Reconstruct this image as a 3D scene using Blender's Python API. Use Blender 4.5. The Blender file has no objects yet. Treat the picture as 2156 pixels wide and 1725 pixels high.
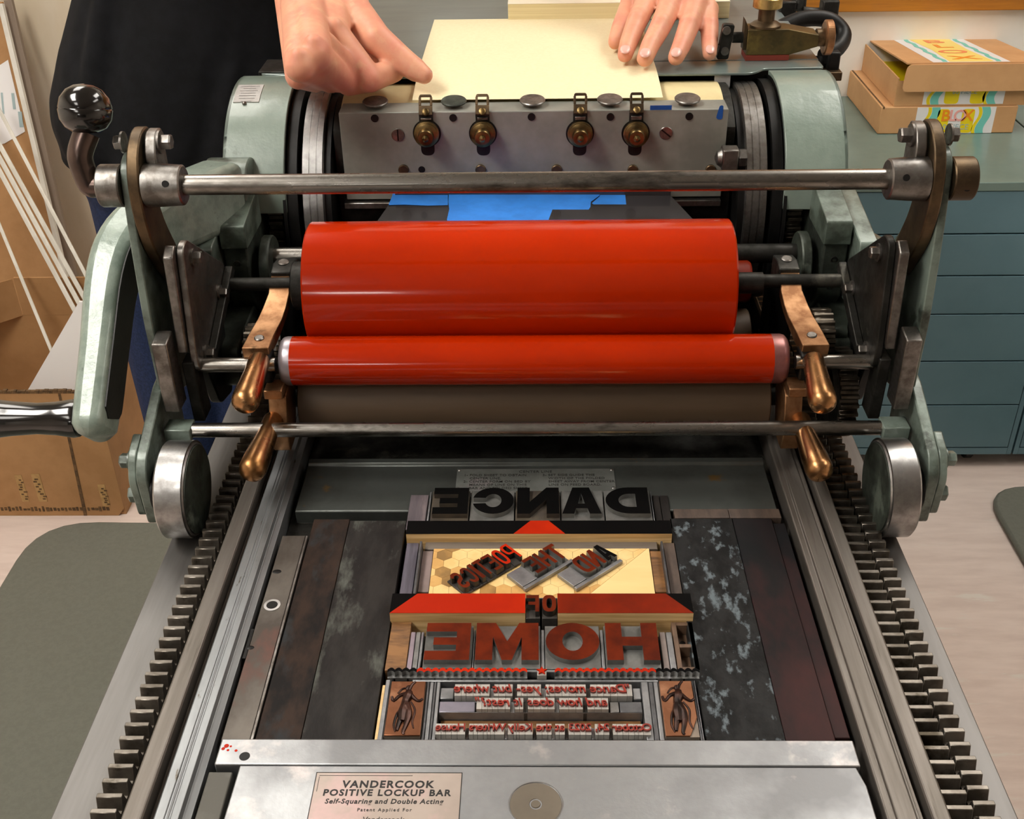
import bpy, bmesh, math, random
from math import sin, cos, pi, radians
from mathutils import Vector, Matrix

random.seed(7)
scene = bpy.context.scene
COL = scene.collection

# ---------------------------------------------------------------- camera
IW, IH, FPX = 2156.0, 1725.0, 2350.0
PITCH, YAW, ROLL = radians(32.45), radians(1.5), radians(-1.03)
CAM = Vector((0.002, 0.0, 1.48))
_f = Vector((-sin(YAW), cos(YAW), 0)); _r = Vector((cos(YAW), sin(YAW), 0)); _u = Vector((0, 0, 1))
FW = _f * cos(PITCH) - _u * sin(PITCH)
_U = _u * cos(PITCH) + _f * sin(PITCH)
RT = _r * cos(ROLL) + _U * sin(ROLL)
UP = _U * cos(ROLL) - _r * sin(ROLL)
cd = bpy.data.cameras.new('camera'); cam = bpy.data.objects.new('camera', cd); COL.objects.link(cam)
cd.sensor_fit = 'HORIZONTAL'; cd.sensor_width = 36.0; cd.lens = FPX / IW * 36.0
cd.clip_start = 0.02; cd.clip_end = 50
cam.matrix_world = Matrix(((RT.x, UP.x, -FW.x, CAM.x), (RT.y, UP.y, -FW.y, CAM.y), (RT.z, UP.z, -FW.z, CAM.z), (0, 0, 0, 1)))
scene.camera = cam


def P(px, py, x=None, y=None, z=None):
    """where the sight line through a photo pixel meets a plane of the real place"""
    d = FW * FPX + RT * (px - IW / 2) - UP * (py - IH / 2)
    if x is not None: t = (x - CAM.x) / d.x
    elif y is not None: t = (y - CAM.y) / d.y
    else: t = (z - CAM.z) / d.z
    return CAM + d * t


# ---------------------------------------------------------------- world, lights, exposure
w = bpy.data.worlds.new('world'); scene.world = w; w.use_nodes = True
w.node_tree.nodes['Background'].inputs[0].default_value = (1.0, 0.95, 0.88, 1)
w.node_tree.nodes['Background'].inputs[1].default_value = 0.12
scene.view_settings.view_transform = 'Standard'; scene.view_settings.look = 'None'
scene.view_settings.exposure = 0.0; scene.view_settings.gamma = 1.0
scene.view_settings.use_curve_mapping = False
CEIL = 2.75
LIGHT_SPOTS = [(-1.2, 0.30, 22), (1.05, 1.75, 11), (-.95, 1.95, 8.5), (1.9, 0.7, 7), (-1.15, -1.5, 8), (-1.35, -6.3, 24)]   # x, y, radiance


def tag(o, label=None, cat=None, group=None, kind=None):
    if label: o['label'] = label
    if cat: o['category'] = cat
    if group: o['group'] = group
    if kind: o['kind'] = kind
    return o


# ---------------------------------------------------------------- materials
def lin(h):
    if not isinstance(h, str): return (*h, 1)
    v = [int(h[i:i + 2], 16) / 255 for i in (0, 2, 4)]
    return tuple(c / 12.92 if c <= .04045 else ((c + .055) / 1.055) ** 2.4 for c in v) + (1,)


def M(name, c1, c2=None, rough=.5, metal=0., scale=30., lo=.4, hi=.6, stretch=(1, 1, 1), bump=0., bscale=None, rough2=None,
      c3=None, s3=8., lo3=.6, hi3=.68, coat=0., spec=.5, detail=5., sss=0.):
    m = bpy.data.materials.new(name); m.use_nodes = True
    nt = m.node_tree; N = nt.nodes; L = nt.links
    b = N['Principled BSDF']
    b.inputs['Base Color'].default_value = lin(c1); b.inputs['Roughness'].default_value = rough
    b.inputs['Metallic'].default_value = metal; b.inputs['Coat Weight'].default_value = coat
    b.inputs['Coat Roughness'].default_value = .06; b.inputs['Specular IOR Level'].default_value = spec
    if sss:
        b.inputs['Subsurface Weight'].default_value = sss
        b.inputs['Subsurface Radius'].default_value = (.9, .35, .2); b.inputs['Subsurface Scale'].default_value = .008
    m.diffuse_color = lin(c1)
    if not (c2 or bump or c3): return m
    tc = N.new('ShaderNodeTexCoord'); oi = N.new('ShaderNodeObjectInfo')
    mul = N.new('ShaderNodeVectorMath'); mul.operation = 'SCALE'; mul.inputs[3].default_value = 7.0
    cmb = N.new('ShaderNodeCombineXYZ')
    for i in range(3): L.new(oi.outputs['Random'], cmb.inputs[i])
    L.new(cmb.outputs[0], mul.inputs[0])
    add = N.new('ShaderNodeVectorMath'); add.operation = 'ADD'
    L.new(tc.outputs['Object'], add.inputs[0]); L.new(mul.outputs[0], add.inputs[1])
    mp = N.new('ShaderNodeMapping'); mp.inputs['Scale'].default_value = stretch; L.new(add.outputs[0], mp.inputs[0])

    def noise(s, d):
        n = N.new('ShaderNodeTexNoise'); n.inputs['Scale'].default_value = s; n.inputs['Detail'].default_value = d
        n.inputs['Roughness'].default_value = .62
        L.new(mp.outputs[0], n.inputs['Vector']); return n.outputs[0]

    def ramp(src, a, z):
        r = N.new('ShaderNodeMapRange'); r.inputs[1].default_value = a; r.inputs[2].default_value = z
        L.new(src, r.inputs[0]); return r.outputs[0]

    def mixc(f, a, z):
        x = N.new('ShaderNodeMix'); x.data_type = 'RGBA'; L.new(f, x.inputs[0])
        if isinstance(a, tuple): x.inputs[6].default_value = a
        else: L.new(a, x.inputs[6])
        x.inputs[7].default_value = z; return x.outputs[2]
    if c2:
        f = ramp(noise(scale, detail), lo, hi); col = mixc(f, lin(c1), lin(c2))
        if rough2 is not None:
            r = N.new('ShaderNodeMapRange'); r.inputs[3].default_value = rough; r.inputs[4].default_value = rough2
            L.new(f, r.inputs[0]); L.new(r.outputs[0], b.inputs['Roughness'])
    else: col = lin(c1)
    if c3:
        col = mixc(ramp(noise(s3, 6.), lo3, hi3), col, lin(c3))
    if not isinstance(col, tuple): L.new(col, b.inputs['Base Color'])
    if bump:
        bp = N.new('ShaderNodeBump'); bp.inputs['Strength'].default_value = bump; bp.inputs['Distance'].default_value = .002
        L.new(noise(bscale or scale, 6.), bp.inputs['Height']); L.new(bp.outputs[0], b.inputs['Normal'])
    return m


def emit(name, c, s):
    m = bpy.data.materials.new(name); m.use_nodes = True
    b = m.node_tree.nodes['Principled BSDF']
    b.inputs['Base Color'].default_value = (.9, .9, .9, 1)
    b.inputs['Emission Color'].default_value = c; b.inputs['Emission Strength'].default_value = s
    return m


STEEL = M('worn_steel', '8f8c88', '6b655f', .34, 1, 60, c3='4a443d', s3=14, bump=.12, bscale=120, rough2=.5)
ROD = M('oily_rod', '9a9690', '5a544c', .26, 1, 18, .45, .7, (1, 3, 3), rough2=.42, c3='3d3a33', s3=9, lo3=.58, hi3=.7)
BRIGHT = M('polished_steel', 'b4b3b2', '8a8886', .28, 1, 40, rough2=.4)
DARK = M('dark_iron', '3b3a37', '24231f', .42, .75, 40, rough2=.6, c3='56544c', s3=22, bump=.2, bscale=90)
BLACKIRON = M('black_iron', '1c1b1a', '0e0e0d', .45, .5, 30, bump=.15)
OILY = M('oily_green_iron', '4a5148', '2f332d', .38, .45, 35, c3='6d766b', s3=20, bump=.25, bscale=80, rough2=.55)
GREEN = M('grey_green_enamel', '8a988e', '7a897f', .28, 0, 12, c3='5d665d', s3=34, lo3=.64, hi3=.74, bump=.25, bscale=70, coat=.3)
GREENW = M('worn_green_enamel', '76837a', '424a41', .38, .15, 34, .4, .64, c3='2e332c', s3=26, bump=.3, bscale=80, coat=.15)
GREEN_DK = M('chipped_green_enamel', '6b786e', '444c43', .38, .2, 40, c3='8d968b', s3=24, bump=.3, bscale=90)
BOARD = M('painted_board', '737d7c', '667070', .32, .1, 9, .4, .65, (1, 3, 1), c3='474a45', s3=7, lo3=.66, hi3=.74, coat=.15)
BRONZE = M('worn_bronze', 'b58a64', '80583a', .36, .9, 40, .4, .64, c3='4a3a28', s3=24, lo3=.64, hi3=.72, rough2=.42)
HANDLE = M('polished_bronze', 'c9986a', '94693f', .24, 1, 25, .42, .66, rough2=.36)
BRONZE_DK = M('dark_bronze', '66543e', '4a3d2e', .44, .85, 40, c3='7d6a50', s3=18, bump=.15)
BRASS = M('aged_brass', '866f48', '5c4b30', .36, 1, 50)
BRASS_BR = M('bright_brass', 'c3ad74', '9a8450', .32, 1, 60)
ALU = M('scuffed_aluminium', 'acaeb0', '8b8c8e', .36, .9, 11, .36, .64, rough2=.5, c3='c6bfbd', s3=16, lo3=.58, hi3=.68, bump=.06, bscale=260)
RED = M('red_ink', 'bd2b00', 'a32100', .15, 0, 5, .35, .65, (.5, 1, 1), coat=.45, spec=.3)
REDDK = M('deep_red_ink', '7c1f05', '651a06', .4, 0, 20, spec=.12)
REDTYPE = M('brown_red_ink', '642008', '4a1606', .42, 0, 40, spec=.1)
REDBR = M('bright_red_ink', 'b42604', 'a52004', .4, 0, 20, spec=.12)
BLACKINK = M('black_ink', '050505', '080707', .5, 0, 30, spec=.05)
RUBBER = M('brown_rubber', '5d4c3c', '52412f', .5, 0, 12, .35, .65, (.3, 3, 3), spec=.35)
RUBBER_END = M('ink_clouded_steel', 'b9b2b6', '9c959b', .35, .7, 20)
TYPEMETAL = M('type_metal', '8f8f8e', '6f6f6d', .42, .7, 60, .4, .65, c3='a9a6ab', s3=40, lo3=.62, hi3=.7, bump=.08)
LEAD = M('lead_spacing', '9a9b9d', '7d7e80', .4, .75, 50, .4, .65, c3='8d8390', s3=25, lo3=.6, hi3=.72, bump=.08)
LEADDK = M('dark_lead', '68686a', '505052', .45, .7, 50, bump=.1)
TYPEBODY = M('ink_stained_type_body', '4b4743', '2e2a27', .5, .4, 50, bump=.1)
FURN = M('inked_wood_furniture', '33261f', '171413', .5, 0, 34, .38, .62, (1.6, .7, 1), c3='2c2f31', s3=22, lo3=.52, hi3=.64, bump=.12, bscale=60, spec=.14)
FURN_G = M('grey_inked_wood_furniture', '2b2826', '1c1918', .45, 0, 34, .4, .62, (1.6, .6, 1), c3='52544e', s3=20, lo3=.54, hi3=.64, bump=.15, bscale=60, spec=.16)
FURN_P = M('scuffed_black_furniture', '252525', '141414', .5, 0, 60, .4, .6, (1.2, .7, 1), c3='626b70', s3=85, lo3=.55, hi3=.64, bump=.2, bscale=80, spec=.14)
FURN_R = M('reddish_black_furniture', '1f1a1b', '151618', .48, 0, 22, .4, .6, (1.4, .6, 1), c3='3b2120', s3=8, lo3=.46, hi3=.62, bump=.1, spec=.14)
WOODBR = M('brown_furniture_wood', '8a6138', '5d3f24', .5, 0, 30, .4, .62, (1, 4, 1), c3='3e2c1d', s3=22, lo3=.6, hi3=.7, bump=.1)
WOODDK = M('dark_furniture_wood', '54463d', '413630', .48, 0, 40, .4, .62, (4, 1, 1), bump=.1)
WOODPL = M('plum_grey_furniture', '5e5559', '4d464b', .45, 0, 40, .4, .62, (4, .6, 1), c3='75696a', s3=18, bump=.1)
PLY = M('plywood_edge', 'ecca92', 'c79f66', .55, 0, 30, .42, .6, (.25, 1, 9), bump=.06)
CREAMW = M('pale_maple_face', 'f0d193', 'e6c382', .4, 0, 10, .4, .7, (.5, 3, 1), coat=.1)
HEXA = M('honeycomb_maple_light', 'efcf90', 'e4bd7a', .4, 0, 30, coat=.15)
HEXB = M('honeycomb_maple_mid', 'd9ad69', 'cb9d5b', .42, 0, 40, coat=.15)
HEXC = M('honeycomb_maple_dark', 'b58a4c', '8b6a3b', .45, 0, 40, coat=.1)
GAP = M('dark_joint', '7a5830', rough=.7)
COPPER = M('etched_copper', '87593f', '754a33', .34, .85, 40, .4, .65, c3='a5775a', s3=18, lo3=.62, hi3=.7)
COPPERDK = M('inked_copper_relief', '45291f', '1b100c', .35, .6, 60, .4, .6, spec=.5)
PAPER = M('cream_paper', 'ebdfb8', 'e7dab1', .75, 0, 300, bump=.02)
PAPER2 = M('cream_cardstock_edges', 'e6d8ac', 'd9c99a', .8, 0, 60, .4, .6, (.1, .1, 12))
PAPERT = M('ivory_sheet', 'efe6cf', rough=.8)
TYMPAN = M('cream_tympan', 'e3d3a2', 'd5c392', .3, 0, 20, spec=.5)
BLUE = M('blue_masking_tape', '2f7fd8', '2a74c8', .6, 0, 40, c3='3b86cf', s3=18, bump=.1, bscale=150)
BLUEDK = M('dark_blue_tape', '0d4fa0', '0a4289', .6, 0, 40)
ACETATE = M('smoky_packing_sheet', '2f2d2e', '454345', .22, .1, 10, .4, .7, coat=.4)
CARD = M('brown_cardboard', 'ad8255', 'a0764a', .75, 0, 12, .4, .65, bump=.08, bscale=60)
CARD2 = M('kraft_cardboard', 'cfa06f', 'c39464', .7, 0, 10, .4, .65, bump=.06, bscale=60)
CARDIN = M('torn_cardboard', '6e5233', '4a361f', .9, 0, 80, bump=.3)
WHITE = M('white_plastic', 'd9d5cb', 'cac5ba', .45, 0, 12)
OFFWHITE = M('white_foam_board', 'dcd9d6', rough=.6)
LABELW = M('white_label', 'e6e4e4', rough=.55)
LABELG = M('grey_label', 'b9b7b3', 'a5a29f', .6, 0, 25)
YELLOW = M('yellow_print', 'ecd30f', rough=.5)
TEAL = M('teal_print', '74c8ba', rough=.5)
ORANGE = M('orange_print', 'f2901c', rough=.5)
PINK = M('pink_print', 'efa9a0', rough=.5)
GREYPR = M('grey_print', '9fb3b6', rough=.5)
INKTXT = M('printed_black', '161413', rough=.5)
ENGR = M('engraved_grey', '3d3d3a', rough=.5, metal=.4)
CABM = M('teal_grey_lacquer', '5c7c87', '577782', .42, 0, 8, spec=.5)
CABTOP = M('grey_green_top', '6b8079', '657a73', .22, 0, 8, spec=.5)
MAT = M('grey_rubber_mat', '6c6d63', '67685e', .62, 0, 120, bump=.15, bscale=300, spec=.3)
CLOTH = M('black_cotton', '121315', '17181b', .85, 0, 60, bump=.3, bscale=700, spec=.15)
JEANS = M('navy_denim', '1d2740', '253151', .85, 0, 300, bump=.3, bscale=900, spec=.15)
SKIN = M('skin', 'e0a283', 'dc9178', .45, 0, 26, .4, .64, c3='e3ad8a', s3=40, lo3=.55, hi3=.7, sss=.12, bump=.15, bscale=260, spec=.4)
NAIL = M('fingernail', 'e6b3a6', 'e0a99c', .24, 0, 60, spec=.5)
HAIR = M('brown_hair', '3a281b', '291b12', .6, 0, 90, .4, .6, (4, 4, .5), bump=.4)
BLACKPL = M('black_bakelite', '12100f', '1a1715', .14, 0, 30, spec=.6, coat=.4)
CASTER = M('black_caster', '141414', rough=.5)
WOODTRIM = M('varnished_oak', 'b5741f', 'a0641a', .4, 0, 14, .4, .62, (.4, 6, 6), coat=.2)
SHOE = M('black_shoe_leather', '111010', rough=.4)


# ---------------------------------------------------------------- mesh building
class MB:
    def __init__(s): s.v = []; s.f = []; s.m = []

    def add(s, vs, fs, mi=0):
        b = len(s.v); s.v += [Vector(v) for v in vs]
        s.f += [tuple(i + b for i in f) for f in fs]; s.m += [mi] * len(fs); return s

    def box(s, x0, x1, y0, y1, z0, z1, mi=0):
        return s.add([(x0, y0, z0), (x1, y0, z0), (x1, y1, z0), (x0, y1, z0), (x0, y0, z1), (x1, y0, z1), (x1, y1, z1), (x0, y1, z1)],
                     [(3, 2, 1, 0), (4, 5, 6, 7), (0, 1, 5, 4), (1, 2, 6, 5), (2, 3, 7, 6), (3, 0, 4, 7)], mi)

    def prism(s, poly, a, b, ax='x', mi=0):
        """polygon in the plane across axis ax, extruded from a to b. ax x: (y,z); y: (x,z); z: (x,y)"""
        def pt(p, t): return (t, p[0], p[1]) if ax == 'x' else (p[0], t, p[1]) if ax == 'y' else (p[0], p[1], t)
        A = sum(p[0] * q[1] - q[0] * p[1] for p, q in zip(poly, poly[1:] + poly[:1]))
        if (A < 0) != (ax == 'y'): poly = poly[::-1]
        if a > b: a, b = b, a
        n = len(poly)
        return s.add([pt(p, a) for p in poly] + [pt(p, b) for p in poly],
                     [tuple(range(n))[::-1], tuple(range(n, 2 * n))] + [(i, (i + 1) % n, n + (i + 1) % n, n + i) for i in range(n)], mi)

    def slab(s, q, z0, z1, mi=0):
        return s.prism([(p[0], p[1]) for p in q], z0, z1, 'z', mi)

    def lathe(s, o, d, prof, seg=40, mi=0, cap=True):
        """profile of (t along d, radius) turned about the axis o + t d"""
        o = Vector(o); d = Vector(d).normalized()
        a = d.orthogonal().normalized(); b = d.cross(a)
        vs = []; fs = []
        for t, r in prof:
            for k in range(seg):
                g = 2 * pi * k / seg; vs.append(o + d * t + (a * cos(g) + b * sin(g)) * max(r, 1e-5))
        n = len(prof)
        for i in range(n - 1):
            for k in range(seg):
                k2 = (k + 1) % seg; fs.append((i * seg + k, i * seg + k2, (i + 1) * seg + k2, (i + 1) * seg + k))
        if cap:
            fs.append(tuple(range(seg))[::-1]); fs.append(tuple(range((n - 1) * seg, n * seg)))
        return s.add(vs, fs, mi)

    def cyl(s, p0, p1, r, r1=None, seg=32, mi=0, ch=0.):
        p0 = Vector(p0); p1 = Vector(p1); h = (p1 - p0).length; r1 = r if r1 is None else r1
        pr = [(0, r - ch), (ch, r), (h - ch, r1), (h, r1 - ch)] if ch else [(0, r), (h, r1)]
        return s.lathe(p0, p1 - p0, pr, seg, mi)

    def tube(s, pts, rad, seg=16, mi=0, sub=6, flat=None):
        """smooth tube through points"""
        pts = [Vector(p) for p in pts]; R = rad if isinstance(rad, (list, tuple)) else [rad] * len(pts)
        path = []; rr = []
        for i in range(len(pts) - 1):
            p0 = pts[max(i - 1, 0)]; p1 = pts[i]; p2 = pts[i + 1]; p3 = pts[min(i + 2, len(pts) - 1)]
            for k in range(sub):
                t = k / sub
                path.append(.5 * ((2 * p1) + (p2 - p0) * t + (2 * p0 - 5 * p1 + 4 * p2 - p3) * t * t + (3 * p1 - p0 - 3 * p2 + p3) * t ** 3))
                rr.append(R[i] * (1 - t) + R[i + 1] * t)
        path.append(pts[-1]); rr.append(R[-1])
        vs = []; fs = []; up = None
        for i, p in enumerate(path):
            d = (path[min(i + 1, len(path) - 1)] - path[max(i - 1, 0)]).normalized()
            if up is None: up = d.orthogonal().normalized()
            up = (up - d * up.dot(d)).normalized(); b = d.cross(up)
            for k in range(seg):
                g = 2 * pi * k / seg; vs.append(p + (up * cos(g) + b * sin(g)) * rr[i])
        for i in range(len(path) - 1):
            for k in range(seg):
                k2 = (k + 1) % seg; fs.append((i * seg + k, i * seg + k2, (i + 1) * seg + k2, (i + 1) * seg + k))
        fs.append(tuple(range(seg))[::-1]); fs.append(tuple(range((len(path) - 1) * seg, len(path) * seg)))
        return s.add(vs, fs, mi)

    def ball(s, c, r, seg=24, rings=14, mi=0, M3=None):
        vs = []; fs = []; c = Vector(c); rx, ry, rz = r if isinstance(r, (tuple, list)) else (r, r, r)
        for i in range(1, rings):
            th = pi * i / rings
            for k in range(seg):
                g = 2 * pi * k / seg; q = Vector((rx * sin(th) * cos(g), ry * sin(th) * sin(g), rz * cos(th)))
                vs.append(c + (M3 @ q if M3 else q))
        top = len(vs); q = Vector((0, 0, rz)); vs += [c + (M3 @ q if M3 else q), c - (M3 @ q if M3 else q)]
        for i in range(rings - 2):
            for k in range(seg):
                k2 = (k + 1) % seg; fs.append((i * seg + k, (i + 1) * seg + k, (i + 1) * seg + k2, i * seg + k2))
        for k in range(seg):
            k2 = (k + 1) % seg; fs.append((top, k, k2)); fs.append((top + 1, (rings - 2) * seg + k2, (rings - 2) * seg + k))
        return s.add(vs, fs, mi)

    def ring(s, o, d, r0, r1, h, seg=64, mi=0, a0=0., a1=2 * pi, ref=None):
        """tube wall about axis o..o+d*h between radii r0<r1, or an arc of it"""
        o = Vector(o); d = Vector(d).normalized(); a = (Vector(ref) if ref else d.orthogonal()).normalized(); b = d.cross(a)
        full = abs(a1 - a0 - 2 * pi) < 1e-6; n = seg if full else seg + 1
        vs = []
        for t, r in ((0, r0), (0, r1), (h, r1), (h, r0)):
            for k in range(n):
                g = a0 + (a1 - a0) * k / seg; vs.append(o + d * t + (a * cos(g) + b * sin(g)) * r)
        fs = []
        for q in range(4):
            q2 = (q + 1) % 4
            for k in range(seg):
                k2 = (k + 1) % n; fs.append((q * n + k, q * n + k2, q2 * n + k2, q2 * n + k))
        if not full:
            fs += [(0, n, 2 * n, 3 * n), (n - 1, 4 * n - 1, 3 * n - 1, 2 * n - 1)]
        return s.add(vs, fs, mi)

    def bolt(s, p, d, r=.006, h=.005, mi=0, washer=True):
        p = Vector(p); d = Vector(d).normalized()
        if washer: s.cyl(p, p + d * .0016, r * 1.45, seg=24, mi=mi); p = p + d * .0016
        return s.lathe(p, d, [(0, r), (h * .85, r), (h, r * .85)], 6, mi)

    def xf(s, M4, start=0):
        for i in range(start, len(s.v)): s.v[i] = M4 @ s.v[i]
        return s

    def build(s, name, mat, parent=None, bev=0., ang=32, seg=2, flat=False, origin=None):
        me = bpy.data.meshes.new(name)
        if s.v:
            xs = [v.x for v in s.v]; ys = [v.y for v in s.v]; zs = [v.z for v in s.v]
            o = Vector(((min(xs) + max(xs)) / 2, (min(ys) + max(ys)) / 2, min(zs)))
        else: o = Vector((0, 0, 0))
        if origin is not None: o = Vector(origin)
        me.from_pydata([v - o for v in s.v], [], s.f)
        mats = mat if isinstance(mat, (list, tuple)) else [mat]
        for m in mats: me.materials.append(m)
        for p, mi in zip(me.polygons, s.m): p.material_index = mi
        bm = bmesh.new(); bm.from_mesh(me); bmesh.ops.recalc_face_normals(bm, faces=bm.faces); bm.to_mesh(me); bm.free()
        if not flat:
            me.polygons.foreach_set('use_smooth', [True] * len(me.polygons)); me.set_sharp_from_angle(angle=radians(ang))
        ob = bpy.data.objects.new(name, me); COL.objects.link(ob); ob.location = o
        if bev:
            bv = ob.modifiers.new('bevel', 'BEVEL'); bv.width = bev; bv.segments = seg; bv.limit_method = 'ANGLE'; bv.angle_limit = radians(38)
            bv.harden_normals = False
        if parent is not None: attach(ob, parent)
        return ob


WPOS = {}


def attach(ob, parent):
    """keep the world place while becoming a part (things carry no rotation of their own)"""
    w = Vector(parent.location); q = parent.parent
    while q is not None: w += q.location; q = q.parent
    ob.parent = parent; ob.location = Vector(ob.location) - w


def thing(name, loc, label, cat, group=None):
    o = bpy.data.objects.new(name, None); COL.objects.link(o); o.location = loc
    o.empty_display_size = .02
    return tag(o, label, cat, group)


def copy_tree(o, parent=None):
    c = o.copy(); COL.objects.link(c)
    if parent is not None: c.parent = parent
    for ch in list(o.children): copy_tree(ch, c)
    return c


def struct(ob): ob['kind'] = 'structure'; return ob


_txt = {}


def text_mesh(body, size, depth, shear=0., bold=0., spacing=1., align='CENTER'):
    """flat lettering as verts/faces in the xy plane, extruded up by depth"""
    k = (body, size, depth, shear, bold, spacing, align)
    if k not in _txt:
        cu = bpy.data.curves.new('lettering', 'FONT'); cu.body = body; cu.size = size; cu.extrude = depth / 2; cu.shear = shear
        cu.offset = bold; cu.space_character = spacing; cu.align_x = align; cu.align_y = 'CENTER'; cu.resolution_u = 3
        ob = bpy.data.objects.new('lettering', cu); COL.objects.link(ob)
        dg = bpy.context.evaluated_depsgraph_get(); me = bpy.data.meshes.new_from_object(ob.evaluated_get(dg))
        _txt[k] = ([v.co.copy() + Vector((0, 0, depth / 2)) for v in me.vertices], [tuple(p.vertices) for p in me.polygons])
        bpy.data.meshes.remove(me); bpy.data.objects.remove(ob); bpy.data.curves.remove(cu)
    return _txt[k]


def shape_mesh(loops, depth):
    """closed outlines (outer and holes) filled and extruded up by depth"""
    cu = bpy.data.curves.new('outline', 'CURVE'); cu.dimensions = '2D'; cu.fill_mode = 'BOTH'; cu.extrude = depth / 2
    for lp in loops:
        sp = cu.splines.new('POLY'); sp.points.add(len(lp) - 1); sp.use_cyclic_u = True
        for p, q in zip(sp.points, lp): p.co = (q[0], q[1], 0, 1)
    ob = bpy.data.objects.new('outline', cu); COL.objects.link(ob)
    dg = bpy.context.evaluated_depsgraph_get(); me = bpy.data.meshes.new_from_object(ob.evaluated_get(dg))
    r = ([v.co.copy() + Vector((0, 0, depth / 2)) for v in me.vertices], [tuple(p.vertices) for p in me.polygons])
    bpy.data.meshes.remove(me); bpy.data.objects.remove(ob); bpy.data.curves.remove(cu)
    return r


def topsplit(mb, start_f, mi_top, mi_side):
    """top-facing faces get one material slot, the rest another"""
    for i in range(start_f, len(mb.f)):
        f = mb.f[i]; zs = [mb.v[j].z for j in f]; zt = max(v.z for v in mb.v)
        mb.m[i] = mi_top if min(zs) > zt - 1e-5 else mi_side

# ================================================================ the room
FLOORM = M('streaky_beige_linoleum', 'dccbc1', 'cfbdb3', .38, 0, 7, .38, .66, (1, 5, 1), c3='d9d0c6', s3=6, lo3=.6, hi3=.68, spec=.4)
WALLM = M('cream_wall_paint', 'f1ebe2', 'ece5da', .7, 0, 5)
WALLL = M('stained_plaster_wall', 'd6ccba', 'cdbfa6', .6, 0, 5, .42, .62, (1, 1, .35), c3='b79a6c', s3=16, lo3=.68, hi3=.76, bump=.1)
CEILM = M('grey_ceiling', '9a9894', rough=.9)
FRONTM = M('dim_front_wall', '4d4b48', rough=.9)
X0, X1, Y0, Y1 = -2.8, 3.0, -8.0, 2.64
struct(MB().box(X0, X1, Y0, Y1 + .1, -.1, 0).build('floor', FLOORM))
struct(MB().box(X0, X1, Y0, Y1, CEIL, CEIL + .1).build('ceiling', CEILM))
struct(MB().box(0.0, X1, Y1, Y1 + .1, 0, CEIL).build('wall_back', WALLM))
struct(MB().box(X0, 0.0, Y1, Y1 + .1, 0, CEIL).build('wall_back_plaster', WALLL))
struct(MB().box(X0 - .1, X0, Y0, Y1, 0, CEIL).build('wall_left', WALLM))
struct(MB().box(X1, X1 + .1, Y0, Y1, 0, CEIL).build('wall_right', WALLM))
struct(MB().box(X0, X1, Y0 - .1, Y0, 0, CEIL).build('wall_front', FRONTM))
zt = P(1900, 24, y=Y1 - .02)[2]
struct(MB().box(.35, X1, Y1 - .022, Y1 - .0005, zt, zt + 1.35).build('trim_1', WOODTRIM, bev=.002))  # oak trim; its unseen upper part is added to darken reflections
for i, (x, y, e) in enumerate(LIGHT_SPOTS):
    t = thing('ceiling_light', (x, y, CEIL - .05), 'fluorescent ceiling panel, ' + ['nearest the press on its left', 'over the right side of the press', 'at the back left by the plaster wall', 'over the drawer cabinets on the right', 'behind the viewer on the left', 'at the far end of the room behind the viewer'][i], 'ceiling light', 'ceiling light panels')
    fr = MB()
    for a, b, c, d in ((-.31, .31, -.61, -.59), (-.31, .31, .59, .61), (-.31, -.29, -.59, .59), (.29, .31, -.59, .59)):
        fr.box(x + a, x + b, y + c, y + d, CEIL - .05, CEIL - .0005)
    fr.build('frame', WHITE, t)
    MB().box(x - .29, x + .29, y - .59, y + .59, CEIL - .03, CEIL - .025).build('diffuser', emit('lit_diffuser_%d' % i, (1, .955, .885, 1), e), t)

# floor mats
def rounded(poly, r, n=6):
    out = []
    m = len(poly)
    for i in range(m):
        p = Vector(poly[i]); a = (Vector(poly[i - 1]) - p); b = (Vector(poly[(i + 1) % m]) - p)
        rr = min(r, a.length * .49, b.length * .49); a.normalize(); b.normalize()
        q0 = p + a * rr; q1 = p + b * rr
        for k in range(n + 1):
            t = k / n; out.append(tuple((q0 * (1 - t) ** 2) + (p * 2 * t * (1 - t)) + (q1 * t * t)))
    return out


a = P(82, 1096, z=.016)
tag(MB().prism(rounded([(a.x, a.y), (-.34, a.y - .015), (-.34, .0), (a.x, 0.)], .13), .0005, .016, 'z').build('floor_mat', MAT, bev=.006),
    'grey rubber floor mat with rounded corner on the left of the press', 'floor mat')
a = P(2068, 1022, z=.016)
tag(MB().prism(rounded([(a.x, a.y), (a.x + .75, a.y), (a.x + .75, .7), (a.x, .7)], .1), .0005, .016, 'z').build('floor_mat', MAT, bev=.006),
    'grey rubber floor mat at the right edge, in front of the drawer cabinet', 'floor mat')

# ================================================================ printing press bed
ZT, ZB = .9233, .8997
bed = thing('printing_press_bed', (0, .9, 0), 'long iron printing press bed with toothed racks down both sides', 'printing press bed')
YA0, YB0 = .10, 1.62
mb = MB().box(-.2055, .2075, YA0, YB0, .86, ZB).box(-.2, .2, .7352, .802, ZB, .9005)
mb.build('bed_plate', DARK, bed, bev=.0008)
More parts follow.
